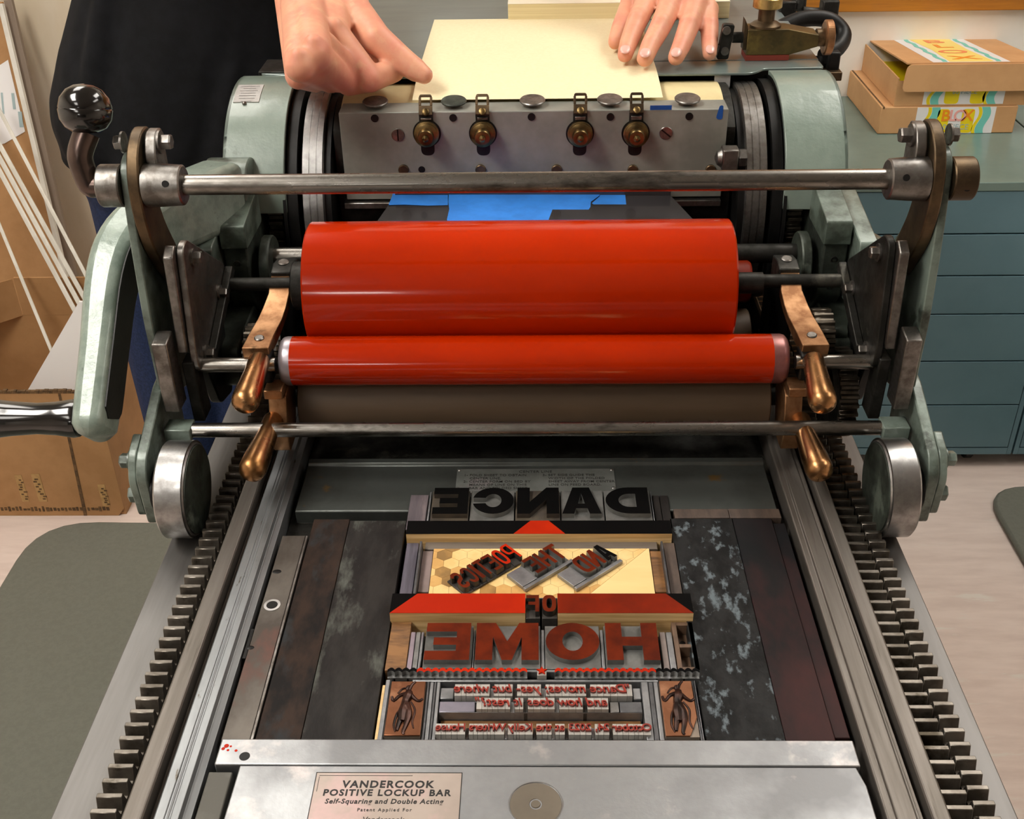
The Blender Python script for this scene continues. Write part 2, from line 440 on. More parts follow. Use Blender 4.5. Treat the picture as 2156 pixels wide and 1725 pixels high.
# left rail: ridge, groove, bright strip, step
yz = lambda prof: prof
L = [(-.2455, .86), (-.2455, .9235), (-.2443, .925), (-.2335, .925), (-.2325, .9235), (-.2325, .9125), (-.2275, .9125), (-.2275, .9205),
     (-.2265, .9215), (-.2210, .9215), (-.2207, .9205), (-.2195, .9205), (-.2192, .9215), (-.2185, .9215), (-.2182, .9208), (-.2172, .9208), (-.2169, .9215), (-.2122, .9215),
     (-.2112, .9175), (-.2062, .9165), (-.2056, .86)]
RAILM = M('brushed_rail_steel', '76706a', '6a645d', .42, .7, 40, .35, .65, (5, .25, 1), c3='5b554d', s3=45, lo3=.58, hi3=.7, bump=.04, rough2=.48)
STRIPM = M('bright_rail_strip', '96999b', '7f8182', .42, .8, 22, .4, .66, (2, .4, 1), c3='5d564c', s3=110, lo3=.64, hi3=.7)
struct_l = MB().prism([(x, z) for x, z in L if x <= -.2275] + [(-.2275, .86)], YA0, YB0, 'y').build('rail', RAILM, bed, bev=.0005)
MB().prism([(x, z) for x, z in L if x >= -.2275] + [(-.2275, .86)], YA0, YB0, 'y').build('bearer_strip', STRIPM, bed, bev=.0003)
R_ = [(.2076, .86), (.2076, .9185), (.2085, .9195), (.2125, .9195), (.2135, .9215), (.2245, .9215), (.2252, .9202), (.2262, .9202), (.2268, .9212), (.2285, .9212), (.2292, .911), (.2325, .911), (.2325, .9235), (.2335, .925), (.2425, .925), (.2438, .9235), (.2438, .86)]
MB().prism(R_, YA0, YB0, 'y').build('rail', RAILM, bed, bev=.0005)
# flanges
FLM = M('satin_flange_steel', '7c7a78', '686663', .46, .8, 10, .4, .6, (3, .25, 1), bump=.05)
MB().box(-.3035, -.2456, YA0, YB0, .874, .893).build('flange', FLM, bed, bev=.001)
MB().box(.2439, .2982, YA0, YB0, .874, .893).build('flange', FLM, bed, bev=.001)
MB().box(-.29, .29, YA0 + .02, YB0 - .02, .80, .8739).build('bed_frame', OILY, bed, bev=.002)


def rack(x0, x1, ytop, n, pitch, z0, z1, zr):
    """one toothed rack: a connected comb profile"""
    pr = [(ytop + pitch * 1.5, z0)]
    pr = []
    y = ytop
    for k in range(n):
        c = y - k * pitch
        pr += [(c + .0042, zr), (c + .0016, z1), (c - .0018, z1), (c - .0044, zr)]
    return MB().prism([(ytop + .006, z0)] + [(ytop + .006, zr)] + pr + [(y - (n - 1) * pitch - .006, zr), (y - (n - 1) * pitch - .006, z0)], x0, x1, 'x')


RACKM = M('rack_steel', '7d776f', '59534b', .38, .9, 40, .4, .62, c3='3f392f', s3=30, bump=.12, bscale=140)
PITCH_R = .01135
rack(-.2705, -.2545, 1.55, 122, PITCH_R, .8931, .9135, .9045).build('gear_rack', RACKM, bed, bev=.0004, seg=1)
rack(.2475, .2633, 1.555, 122, PITCH_R, .8931, .9135, .9045).build('gear_rack', RACKM, bed, bev=.0004, seg=1)
rack(.2655, .2788, 1.56, 122, PITCH_R, .8931, .9115, .9035).build('gear_rack', RACKM, bed, bev=.0004, seg=1)
# dead bar at the head of the bed, with its plate
db = MB().prism([(.7352, ZB + .0005), (.7352, .9118), (.7362, .9128), (.7995, .9128), (.801, .9155), (.8075, .9155), (.8075, ZB + .0005)], -.1995, .2, 'x')
db = db.build('head_bar', M('stained_head_bar', '565a57', '454744', .38, .6, 12, .4, .62, c3='6e5632', s3=13, lo3=.6, hi3=.64, rough2=.5), bed, bev=.0006)
pa = P(963, 988, z=.9135); pb = P(1292, 984, z=.9135); pc = P(1290, 1034, z=.9135)
pl = MB().box(pa.x, pb.x, pc.y - .002, pa.y, .9128, .9136).build('instruction_plate', M('plate_metal', '8c908c', '7b7f7b', .4, .6, 30, c3='9a8f92', s3=14), bed, bev=.0002)


def lettering(parent, mat, items, cx, cy, z, depth=.0002, rot=0., name='lettering'):
    mb = MB()
    for body, dx, dy, size, kw in items:
        v, f = text_mesh(body, size, depth, **kw)
        mb.add([(cx + dx + q.x, cy + dy + q.y, z + q.z) for q in v], f)
    return mb.build(name, mat, parent, flat=True)


cx, cy = (pa.x + pb.x) / 2, (pa.y + pc.y) / 2
kw = dict(bold=.00004, spacing=1.08)
kl = dict(bold=.00004, spacing=1.05, align='LEFT')
dz = pa.y - cy
lettering(pl, ENGR, [('CENTER LINE', 0, dz - .0045, .0045, kw),
                     ('1- FOLD SHEET TO OBTAIN', -.062, dz - .0095, .0042, kl), ('    CENTER LINE.', -.062, dz - .0142, .0042, kl),
                     ('2- CENTER FORM ON BED BY', -.062, dz - .0189, .0042, kl), ('    MEANS OF LINE ON THIS', -.062, dz - .0236, .0042, kl), ('    BAR AND FOLDED SHEET.', -.062, dz - .0283, .0042, kl),
                     ('3- SET SIDE GUIDE THE', .006, dz - .0095, .0042, kl), ('    WIDTH OF THE FOLDED', .006, dz - .0142, .0042, kl),
                     ('    SHEET AWAY FROM CENTER', .006, dz - .0189, .0042, kl), ('    LINE ON FEED BOARD.', .006, dz - .0236, .0042, kl)], cx, cy, .9136)
for qx in (pa.x + .002, pb.x - .002):
    for qy in (pa.y - .002, pc.y + .004):
        MB().ball((qx, qy, .9136), (.0016, .0016, .001), 12, 8).build('rivet', BRIGHT, pl)
# pedestal under the bed
MB().box(-.24, .24, .16, 1.5, .0005, .80).build('pedestal', GREENW, bed, bev=.006)
# stop block beside the lock-up bar
q0 = P(420, 1618, z=.9215); q1 = P(505, 1618, z=.9215)

# ---------------------------------------------------------------- lock-up bar
lb = thing('lockup_bar', (0, .44, ZB), 'wide scuffed aluminium lockup bar with round knob at the near end of the bed', 'lockup bar')
MB().box(-.1998, .2005, .4648, .4852, ZB + .0004, ZT).build('clamp_jaw', ALU, lb, bev=.0009)
MB().prism([(-.1835, .4640), (-.1865, .33), (.2005, .33), (.2005, .450), (.1975, .4640)], ZB + .0004, ZT, 'z').build('bar_body', ALU, lb, bev=.0008)
MB().box(-.2030, -.1880, .34, .4622, ZB + .0004, .9195).build('end_block', M('dull_block', '6a6862', '585650', .55, .4, 30, bump=.1), lb, bev=.0008)
c0 = P(1128, 1694, z=ZT)
kb = MB().lathe((c0.x, c0.y, ZT - .0035), (0, 0, 1), [(0, .0158), (.0033, .0158), (.0037, .0153), (.0038, .004), (.0034, .0036), (.0034, .003), (.0041, .0026), (.0042, .0001)], 56)
kb.build('round_knob', M('dull_brown_steel', '7d7467', '6f675b', .42, .55, 14, .4, .62, c3='6b5142', s3=90, lo3=.68, hi3=.72), lb)
MB().ring((c0.x, c0.y, ZT - .001), (0, 0, 1), .0158, .0164, .0014).build('knob_collar', BRIGHT, lb)
a = P(668, 1628, z=ZT); b = P(972, 1629, z=ZT)
npl = MB().box(a.x, b.x, a.y - .05, a.y, ZT - .0002, ZT + .0002)
npl = npl.build('name_plate', M('worn_pink_plate', 'b5a79d', 'a89a90', .4, .35, 12, .4, .62, c3='c8a8a6', s3=9, lo3=.5, hi3=.6), lb)
bord = MB()
X_0, X_1, Y_0, Y_1 = a.x, b.x, a.y - .05, a.y
for (p, q, r, s_) in ((X_0 - .0005, X_1 + .0005, Y_1, Y_1 + .0005), (X_0 - .0005, X_0, Y_0, Y_1), (X_1, X_1 + .0005, Y_0, Y_1), (X_0 + .0017, X_1 - .03, Y_1 - .0022, Y_1 - .0019), (X_0 + .0017, X_0 + .002, Y_1 - .014, Y_1 - .003)):
    bord.box(p, q, r, s_, ZT + .0001, ZT + .0003)
bord.build('plate_border', INKTXT, npl, flat=True)
cx = (a.x + b.x) / 2
lettering(npl, INKTXT, [('VANDERCOOK', .0, -.0088, .0072, dict(bold=.00022, spacing=1.18, shear=.05)), ('POSITIVE LOCKUP BAR', .0, -.0150, .0064, dict(bold=.0002, spacing=1.2, shear=.05)),
                        ('Self-Squaring and Double Acting', -.001, -.0212, .0048, dict(bold=.0001, spacing=1.12, shear=.15)), ('Patent Applied For', .0, -.0272, .0032, dict(bold=.00003, spacing=1.3)),
                        ('Vandercook', .0, -.034, .005, dict(shear=.1))], cx, a.y + .0, ZT + .00015)
# red ink splash and screw hole on the jaw
MB().lathe((P(515, 1593, z=ZT).x, P(515, 1593, z=ZT).y, ZT - .0005), (0, 0, 1), [(0, .0034), (.0006, .0034)], 18).build('screw_hole', BLACKIRON, lb)
sp = MB()
for px, py, r in ((477, 1571, .0016), (470, 1577, .0012), (486, 1572, .0008), (497, 1581, .001), (480, 1580, .0009)):
    q = P(px, py, z=ZT); sp.lathe((q.x, q.y, ZT - .0003), (0, 0, 1), [(0, r), (.0004, r)], 9)
sp.build('red_splash', REDBR, lb)

# ---------------------------------------------------------------- steel side guide bar with hole
g = [P(581, 1128, z=.9165), P(627, 1129, z=.9165), P(499, 1556, z=.9165), P(446, 1561, z=.9165)]
gx0, gx1 = -.2025, -.1838
sb = thing('side_bar', ((gx0 + gx1) / 2, .6, ZB), 'narrow rusty steel side bar with ringed hole lying along the bed left edge', 'side bar')
SBM = M('rusty_side_bar', '6d6760', '4d4640', .45, .5, 20, .4, .62, (1, .6, 1), c3='7a4a40', s3=10, lo3=.56, hi3=.7, bump=.1)
y_hi, y_lo = g[0].y, g[3].y + .0005
MB().box(gx0, gx1, y_lo, y_hi, ZB + .0004, .9165).build('bar', SBM, sb, bev=.0006)
MB().box(gx1 + .0004, gx1 + .0022, y_lo, y_hi - .001, ZB + .0004, .9172).build('edge_strip', STEEL, sb, bev=.0003)
h = P(556, 1275, z=.9165); h.x = -.1945
MB().ring((h.x, h.y, .9160), (0, 0, 1), .0042, .0062, .0010, 32).build('hole_ring', BRIGHT, sb)
MB().cyl((h.x, h.y, .9150), (h.x, h.y, .9167), .0042).build('hole', BLACKIRON, sb)
h2 = P(583, 1204, z=.9165)
MB().ball((h2.x, h2.y, .9165), (.0035, .0025, .0004), 16, 8).build('screw_hole', BLACKIRON, sb)
s0 = P(532, 1325, z=.9165); s1 = P(516, 1387, z=.9165)
MB().box(s0.x - .0011, s0.x + .0011, s1.y, s0.y, .9150, .91665).build('slot', BLACKIRON, sb)
MB().ball((s0.x + .0022, (s0.y + s1.y) / 2 - .004, .9165), (.003, .002, .0005), 14, 8).build('slot_screw', BLACKIRON, sb)

# ================================================================ the type form
FZ = .9152       # furniture height
TAKEN = {}


def rect(pxs, z, yoff=0):
    """mean rectangle on the plane z of four photo corners (tl, tr, br, bl)"""
    q = [P(a, b, z=z) for a, b in pxs]
    return ((q[0].x + q[3].x) / 2, (q[1].x + q[2].x) / 2, (q[2].y + q[3].y) / 2, (q[0].y + q[1].y) / 2)


def block(name, label, cat, r, z1, mat, group=None, bev=.0005, z0=None, e=.00015):
    x0, x1, y0, y1 = r
    mb = MB().box(x0 + e, x1 - e, y0 + e, y1 - e, (ZB + .0003) if z0 is None else z0, z1)
    return tag(mb.build(name, mat, bev=bev), label, cat, group)


LG = 'long wooden furniture filling the bed'
# long planks
xA = P(738, 1095, z=FZ).x; xA2 = P(632, 1554, z=FZ).x; xs = (xA + xA2) / 2
Yb = .4856
yp = P(700, 1093, z=FZ).y
block('furniture_plank', 'long brown-black wood plank nearest the rusty side bar on the left', 'wood furniture', (-.1812, xs, Yb, yp), FZ, FURN, LG)
q = [P(857, 1102, z=FZ), P(790, 1554, z=FZ)]
xf = min(q[0].x, q[1].x)
XL = -.1035
block('furniture_plank', 'long grey-streaked wood plank left of the type, between the left plank and the form', 'wood furniture', (xs, XL - .0012, Yb, yp - .002), FZ, FURN_G, LG)
xC = P(1425, 1092, z=FZ).x; xC1 = (P(1539, 1092, z=FZ).x + P(1656, 1554, z=FZ).x) / 2
XR = .1085
block('furniture_plank', 'long black plank with pale blue scuffs right of the type', 'wood furniture', (XR + .001, xC1, Yb, yp), FZ, FURN_P, LG)
xD = .1925
block('furniture_plank', 'long dark plank stained maroon along the right rail', 'wood furniture', (xC1, xD, Yb, yp), FZ, FURN_R, LG)
block('furniture_strip', 'thin dark wood strip squeezed beside the maroon-stained plank and the right rail', 'wood furniture', (xD, .2030, Yb + .01, yp - .004), FZ - .002, FURN_R, LG)
ztop = P(1500, 1052, z=FZ).y
block('furniture_block', 'short grey wood block lying across the head of the blue-scuffed plank', 'wood furniture', (P(1417, 1070, z=FZ).x, P(1532, 1070, z=FZ).x, yp + .0005, .7346), FZ, WOODDK)
block('furniture_block', 'short grey wood block lying across the head of the maroon-stained plank', 'wood furniture', (P(1532, 1070, z=FZ).x, P(1640, 1070, z=FZ).x, yp + .0005, .7346), FZ, WOODDK)


# ---- letters -----------------------------------------------------------------
def arc(cx, cy, rx, ry, a0, a1, n=14, pw=1.):
    o = []
    for k in range(n + 1):
        t = radians(a0 + (a1 - a0) * k / n); c, s = cos(t), sin(t)
        o.append((cx + rx * math.copysign(abs(c) ** pw, c), cy + ry * math.copysign(abs(s) ** pw, s)))
    return o


def glyph(ch, t=.3, u=.24, pw=1.):
    """outline of a heavy sans capital in the unit square; t stem width, u bar height"""
    if ch == 'E': return [[(0, 0), (1, 0), (1, u), (t, u), (t, .5 - u * .42), (.82, .5 - u * .42), (.82, .5 + u * .42), (t, .5 + u * .42), (t, 1 - u), (1, 1 - u), (1, 1), (0, 1)]]
    if ch == 'F': return [[(0, 0), (t, 0), (t, .5 - u * .5), (.85, .5 - u * .5), (.85, .5 + u * .45), (t, .5 + u * .45), (t, 1 - u), (1, 1 - u), (1, 1), (0, 1)]]
    if ch == 'H': return [[(0, 0), (t, 0), (t, .5 - u * .5), (1 - t, .5 - u * .5), (1 - t, 0), (1, 0), (1, 1), (1 - t, 1), (1 - t, .5 + u * .5), (t, .5 + u * .5), (t, 1), (0, 1)]]
    if ch == 'T': return [[(.5 - t / 2, 0), (.5 + t / 2, 0), (.5 + t / 2, 1 - u), (1, 1 - u), (1, 1), (0, 1), (0, 1 - u), (.5 - t / 2, 1 - u)]]
    if ch == 'I': return [[(0, 0), (1, 0), (1, 1), (0, 1)]]
    if ch == 'N': return [[(0, 0), (t, 0), (t, .55), (1 - t, 0), (1, 0), (1, 1), (1 - t, 1), (1 - t, .45), (t, 1), (0, 1)]]
    if ch == 'M': return [[(0, 0), (t, 0), (t, .62), (.42, 0), (.58, 0), (1 - t, .62), (1 - t, 0), (1, 0), (1, 1), (1 - t * 1.15, 1), (.5, .5), (t * 1.15, 1), (0, 1)]]
    if ch == 'A':
        return [[(0, 0), (t, 0), (t + .055, .2), (1 - t - .055, .2), (1 - t, 0), (1, 0), (.5 + t * .72, 1), (.5 - t * .72, 1)], [(t + .11, .38), (.5, .78), (1 - t - .11, .38)]]
    if ch == 'O': return [arc(.5, .5, .5, .5, 0, 350, 35, pw), arc(.5, .5, .5 - t, .5 - u, 0, 345, 23, pw)]
    if ch == 'D':
        o = [(0, 0)] + arc(.45, .5, .55, .5, -90, 90, 16, pw) + [(0, 1)]
        i = [(t, u)] + arc(.45, .5, .55 - t, .5 - u, -90, 90, 14, pw) + [(t, 1 - u)]
        return [o, i]
    if ch == 'P':
        o = [(0, 0), (t, 0), (t, .36)] + arc(.5, .68, .5, .32, -90, 90, 14, pw) + [(0, 1)]
        i = [(t, .36 + u * .75)] + arc(.5, .68, .5 - t, .32 - u * .75, -90, 90, 12, pw) + [(t, 1 - u * .75)]
        return [o, i]
    if ch == 'C':
        g = 24 if pw == 1. else 35
        return [arc(.5, .5, .5, .5, g * .55, 360 - g * .55, 30, pw) + arc(.5, .5, .5 - t, .5 - u, 360 - g, g, 26, pw)]
    if ch == 'S':
        # heavy S: two hooks joined by a diagonal spine
        c = arc(.5, .745, .36, .17, 0, 200, 12, .8) + [(.2, .58), (.8, .42)] + arc(.5, .255, .36, .17, 20, -180, 12, .8)
        lo = []; hi = []
        for k, p in enumerate(c):
            a = Vector(c[max(k - 1, 0)]); b = Vector(c[min(k + 1, len(c) - 1)]); d = (b - a).normalized(); n = Vector((-d.y * t * .5, d.x * t * .36))
            lo.append((p[0] + n.x, p[1] + n.y)); hi.append((p[0] - n.x, p[1] - n.y))
        return [lo + hi[::-1]]
    return [[(0, 0), (1, 0), (1, 1), (0, 1)]]


_gl = {}


def sort_piece(name, label, cat, ch, face, body, bodymat, inkmat, group, shoulder=.0190, xform=None, t=.3, u=.24, pw=1., body_z=None, facename='face'):
    """a piece of type: its body, and the mirrored letter standing on it"""
    x0, x1, y0, y1 = body; e = .00015
    zs = ZB + shoulder
    bm_ = MB().box(x0 + e, x1 - e, y0 + e, y1 - e, ZB + .0003 if body_z is None else body_z, zs)
    k = (ch, t, u, pw)
    if k not in _gl: _gl[k] = shape_mesh(glyph(ch, t, u, pw), 1.)
    v, f = _gl[k]
    fx0, fx1, fy0, fy1 = face
    fm = MB(); fm.add([(fx1 - q.x * (fx1 - fx0), fy0 + q.y * (fy1 - fy0), zs - .0004 + q.z * (ZT - zs + .0004)) for q in v], f)
    topsplit(fm, 0, 0, 1)
    if xform is not None: bm_.xf(xform); fm.xf(xform)
    o = bm_.build(name, bodymat, bev=.0003)
    tag(o, label, cat, group)
    fm.build(facename, [inkmat, bodymat], o, ang=25)
    return o


# ---- DANCE
yf0, yf1 = P(1120, 1082, z=ZT).y, P(1120, 1027, z=ZT).y
yd0, yd1 = P(1120, 1095, z=ZT).y + .0022, yf1 + .0015
edges = [('E', 912.6, 986, 908, 988), ('C', 995, 1082, 990, 1083), ('N', 1089, 1177, 1085, 1179), ('A', 1183, 1265, 1181, 1271), ('D', 1275, 1366, 1273, 1371)]
ym = (yf0 + yf1) / 2
nm = {'D': 'first', 'A': 'second', 'N': 'third', 'C': 'fourth', 'E': 'last'}
LETTERB = M('dark_wood_type', '4d4438', '37302a', .5, 0, 40, bump=.1)
LETTERG = M('grey_type_block', '7c7c79', '5e5e5b', .42, .5, 40, .4, .62, bump=.08)
for ch, a, b, c, d in edges:
    fx = lambda p: P(p, 1054, z=ZT).x
    sort_piece('display_letter', f'large black-inked letter {ch}, {nm[ch]} in the word DANCE', 'letter', ch, (fx(a), fx(b), yf0, yf1), (fx(c), fx(d), yd0 - .004, yd1), LETTERB if ch in 'EN' else LETTERG, BLACKINK, 'letters of the word DANCE', shoulder=.0193, t=.3, u=.25)
block('furniture_block', 'plum-brown wood block left of the black letter E', 'wood furniture', (P(862, 1060, z=FZ).x, P(901, 1060, z=FZ).x, yd0 - .004, P(880, 1042, z=FZ).y), FZ, WOODPL)
block('lead_strip', 'pale upright lead between the plum-brown block and the black E', 'lead strip', (P(902.5, 1060, z=ZT - .004).x, P(907, 1060, z=ZT - .004).x, yd0 - .004, yf1), ZT - .004, LEAD)
block('lead_strip', 'thin pale lead standing right of the black letter D', 'lead strip', (P(1371.5, 1060, z=ZT - .004).x, P(1374, 1060, z=ZT - .004).x, yd0 - .004, yf1), ZT - .004, LEAD)
for (a, b, lb_) in ((1375, 1390, 'dark slat right of the black letter D, nearer the letter'), (1390.5, 1409, 'dark slat right of the black letter D, farther from the letter'), ):
    block('wood_furniture', lb_, 'wood furniture', (P(a, 1060, z=FZ).x, P(b, 1060, z=FZ).x, yd0 - .004, P(1390, 1043, z=FZ).y), FZ, FURN_G)


# ---- plywood bars with ink on top
def ply_bar(label, r, group, inks):
    x0, x1, y0, y1 = r
    o = MB().box(x0, x1, y0, y1, ZB + .0003, ZT - .0003).build('plywood_bar', PLY)
    tag(o, label, 'plywood bar', group)
    for nm_, poly, m in inks:
        MB().prism(poly, ZT - .0003, ZT, 'z').build(nm_, m, o)
    return o


PB = 'inked plywood bars in the form'
x0, x1 = P(857, 1110, z=ZT).x, P(1413, 1110, z=ZT).x
y0, y1 = P(1130, 1124, z=ZT).y, P(1130, 1096.5, z=ZT).y
t0, t1 = P(1117, 1097, z=ZT).x, P(1155, 1097, z=ZT).x; u0, u1 = P(1081, 1123, z=ZT).x, P(1190, 1123, z=ZT).x
ply_bar('black-inked plywood bar with a red peak, under the word DANCE', (x0, x1, y0, y1), PB,
        [('black_ink', [(x0, y0), (u0, y0), (t0, y1), (x0, y1)], BLACKINK), ('red_ink', [(u0, y0), (u1, y0), (t1, y1), (t0, y1)], REDBR), ('black_ink', [(u1, y0), (x1, y0), (x1, y1), (t1, y1)], BLACKINK)])
DBAR = (x0, x1, y0, y1)
# ---- middle panel row
ya, yb = P(1120, 1157, z=FZ).y, y0 - .0002
block('wood_furniture', 'taupe slat running below the black plywood bar', 'wood furniture', (P(895, 1149, z=FZ).x, P(1384, 1149, z=FZ).x, ya, yb), FZ, M('taupe_slat', '71675d', '655b52', .5, 0, 30, .4, .6, (.3, 3, 1)))
y2 = P(1130, 1250, z=ZT).y + .0004      # top edge of the red bars
fxm = lambda p, z=FZ: P(p, 1200, z=z).x
block('furniture_block', 'purple-grey ridged wood block left of the honeycomb panel', 'wood furniture', (P(848, 1200, z=FZ).x, P(875, 1200, z=FZ).x, y2, P(860, 1143, z=FZ).y), FZ, M('purple_grey_block', '5a5561', '4a4650', .45, 0, 60, .4, .6, (6, .4, 1), bump=.15))
block('lead_strip', 'tall grey lead left of the honeycomb panel', 'lead strip', (P(875.5, 1195, z=ZT).x, P(882, 1195, z=ZT).x, y2, P(885, 1137, z=ZT).y), ZT - .001, LEADDK)
block('furniture_block', 'mauve wood block touching the honeycomb panel on its left', 'wood furniture', (P(884, 1204, z=FZ).x, P(908, 1204, z=FZ).x, P(890, 1247, z=FZ).y, P(890, 1160, z=FZ).y), FZ, M('mauve_block', '84736f', '756661', .5, 0, 40, bump=.1))
block('furniture_block', 'tan wood block touching the plain maple panel on its right', 'wood furniture', (P(1373, 1200, z=FZ).x, P(1398, 1200, z=FZ).x, P(1380, 1247, z=FZ).y, P(1380, 1160, z=FZ).y), FZ, WOODBR)
block('lead_strip', 'tall grey lead right of the plain maple panel', 'lead strip', (P(1399, 1195, z=ZT).x, P(1404.5, 1195, z=ZT).x, y2, P(1395, 1137, z=ZT).y), ZT - .001, LEADDK)
block('furniture_block', 'dark brown wood block right of the tall grey lead beside the maple panel', 'wood furniture', (P(1404, 1200, z=FZ).x, P(1432, 1200, z=FZ).x, y2, P(1415, 1143, z=FZ).y), FZ, WOODDK)
# honeycomb panel and plain panel, split along the diagonal
HZ = .9162
hx0, hx1 = P(908.5, 1200, z=HZ).x, P(1372.5, 1200, z=HZ).x
hy0, hy1 = y2 + .0012, ya - .0004
dA = P(1362, 1156, z=HZ); dB = P(1226, 1240, z=HZ)
dA.y = hy1; dB.y = hy0
hxm = P(1178, 1200, z=HZ).x


def clip(poly, a, b):
    """keep the part of a convex polygon left of the line a->b"""
    out = []
    n = len(poly)
    sd = lambda p: (b[0] - a[0]) * (p[1] - a[1]) - (b[1] - a[1]) * (p[0] - a[0])
    for i in range(n):
        p, q = poly[i], poly[(i + 1) % n]; s0_, s1_ = sd(p), sd(q)
        if s0_ >= 0: out.append(p)
        if (s0_ >= 0) != (s1_ >= 0):
            k = s0_ / (s0_ - s1_); out.append((p[0] + (q[0] - p[0]) * k, p[1] + (q[1] - p[1]) * k))
    return out


panel_l = [(hx0, hy0), (dB.x, hy0), (dA.x, hy1), (hx0, hy1)]
panel = MB().prism(panel_l, ZB + .0003, HZ - .0004, 'z').build('honeycomb_panel', [GAP])
tag(panel, 'pale maple panel with honeycomb pattern carrying the tilted words', 'wood panel')
hexm = MB(); R_h = .0068; rnd = random.Random(4)
for j in range(-2, 12):
    for i in range(-2, 30):
        cx = hx0 + .003 + i * R_h * math.sqrt(3) + (R_h * math.sqrt(3) / 2 if j % 2 else 0); cy = hy0 + j * R_h * 1.5
        hp = [(cx + (R_h - .00012) * sin(pi / 3 * k), cy + (R_h - .00012) * cos(pi / 3 * k)) for k in range(6)][::-1]
        for k in range(4): hp = clip(hp, panel_l[k], panel_l[(k + 1) % 4]) if hp else hp
        if len(hp) < 3: continue
        r = rnd.random(); plain = cx > -.035 and cy > hy0 + .02
        mi = 0 if (r < .55 or plain) else 1 if r < .87 else 2
        hexm.prism(hp, HZ - .0005, HZ, 'z', mi)
hexm.build('honeycomb_pattern', [HEXA, HEXB, HEXC], panel)
block_l = [(dB.x + .0003, hy0), (hx1, hy0), (hx1, hy1), (dA.x + .0003, hy1)]
tag(MB().prism(block_l, ZB + .0003, HZ + .0002, 'z').build('maple_panel', CREAMW, bev=.0003), 'plain pale maple wedge filling the right of the honeycomb panel', 'wood panel')
block('lead_strip', 'grey lead lying between the honeycomb panel and the word OF', 'lead strip', (P(1030, 1250, z=FZ).x, P(1345, 1250, z=FZ).x, y2 - .0002, y2 + .0010), FZ + .003, LEAD)


# tilted words on the panel: local frame along the word's own baseline
def tilted(word, base, length, ht, ang, t, u, label, gname, ink, foot, narrow=None):
    """letters set upside-down-mirrored along a slanted slug; base = corner where the word starts"""
    M4 = Matrix.Translation(Vector((base[0], base[1], 0))) @ Matrix.Rotation(ang, 4, 'Z')
    n = len(word); wts = [narrow.get(c, 1.) if narrow else 1. for c in word]; tot = sum(wts); x = 0
    for k, ch in enumerate(word):
        wd = length * wts[k] / tot
        # mirrored: first letter sits at the far right end
        xr = length - x; xl = xr - wd; x += wd
        ordn = ['first', 'second', 'third', 'fourth', 'fifth', 'sixth', 'last'][k if k < n - 1 else 6]
        sort_piece('tilted_letter', f'rust-red condensed letter {ch}, {ordn} in the tilted word {word}', 'letter', ch, (xl + .0007, xr - .0007, .0012, ht - .0008), (xl, xr, 0, ht),
                   foot, ink[0] if k not in ink[2] else ink[1], gname, shoulder=.0185, xform=M4, t=t, u=u, pw=.72, body_z=HZ + .0003)


def seg(pa_, pb_, z):
    a_, b_ = P(*pa_, z=z), P(*pb_, z=z); d = b_ - a_
    return a_, d.length, math.atan2(d.y, d.x)


a_, ln, an = seg((978, 1245), (1103, 1173), ZT - .001)
tilted('POETICS', (a_.x, a_.y), ln, .0215, an, .26, .15, '', 'letters of the tilted word POETICS', (REDTYPE, REDBR, (0, 1)), TYPEBODY, {'I': .5, 'P': 1.05})
P_ANG = an
a_, ln, an = seg((1133, 1212), (1200, 1172), ZT - .001)
tilted('THE', (a_.x, a_.y), ln, .0212, P_ANG, .3, .17, '', 'letters of the tilted word THE', (REDTYPE, BLACKINK, ()), LETTERG)
TH = (a_, ln)
a2, ln2, an = seg((1237, 1213), (1303, 1172), ZT - .001)
tilted('AND', (a2.x, a2.y), ln2, .0215, P_ANG, .3, .17, '', 'letters of the tilted word AND', (REDTYPE, BLACKINK, (0,)), LETTERG)


def tilted_block(label, name, base, x0, x1, y0, y1, z1, mat):
    M4 = Matrix.Translation(Vector((base.x, base.y, 0))) @ Matrix.Rotation(P_ANG, 4, 'Z')
    tag(MB().box(x0, x1, y0, y1, HZ + .0004, z1).xf(M4).build(name, mat, bev=.0003), label, 'spacing metal')


tilted_block('lilac-stained metal quad below the tilted letter E of THE', 'metal_quad', a_, -.0150, -.0003, .0005, .0190, ZT - .0035, LEAD)
tilted_block('slanted lead strip under the tilted word THE', 'lead_strip', a_, -.0155, ln + .001, -.0032, -.0002, ZT - .0035, LEAD)
tilted_block('metal quad below the tilted letter D of AND', 'metal_quad', a2, -.0135, -.0003, .0005, .0190, ZT - .0035, LEAD)
tilted_block('slanted lead strip under the tilted word AND', 'lead_strip', a2, -.0140, ln2 + .001, -.0032, -.0002, ZT - .0035, LEAD)

# ---- red bars and OF
ry1, ry0 = P(1130, 1250, z=ZT).y, P(1130, 1291, z=ZT).y
xl0, xl1 = P(823, 1272, z=ZT).x, P(1106, 1272, z=ZT).x
k0 = P(879, 1252, z=ZT).x
ply_bar('bright red-inked plywood bar left of the word OF', (xl0, xl1, ry0, ry1), PB,
        [('black_ink', [(xl0, ry0), (k0, ry1), (xl0, ry1)], BLACKINK), ('red_ink', [(xl0, ry0), (xl1, ry0), (xl1, ry1), (k0, ry1)], REDBR)])
xr0, xr1 = P(1174, 1272, z=ZT).x, P(1457, 1272, z=ZT).x
k1 = P(1402, 1252, z=ZT).x
ply_bar('dark red-inked plywood bar right of the word OF', (xr0, xr1, ry0, ry1), PB,
        [('black_ink', [(xr1, ry0), (xr1, ry1), (k1, ry1)], BLACKINK), ('dark_red_ink', [(xr0, ry0), (xr1, ry0), (k1, ry1), (xr0, ry1)], REDDK)])
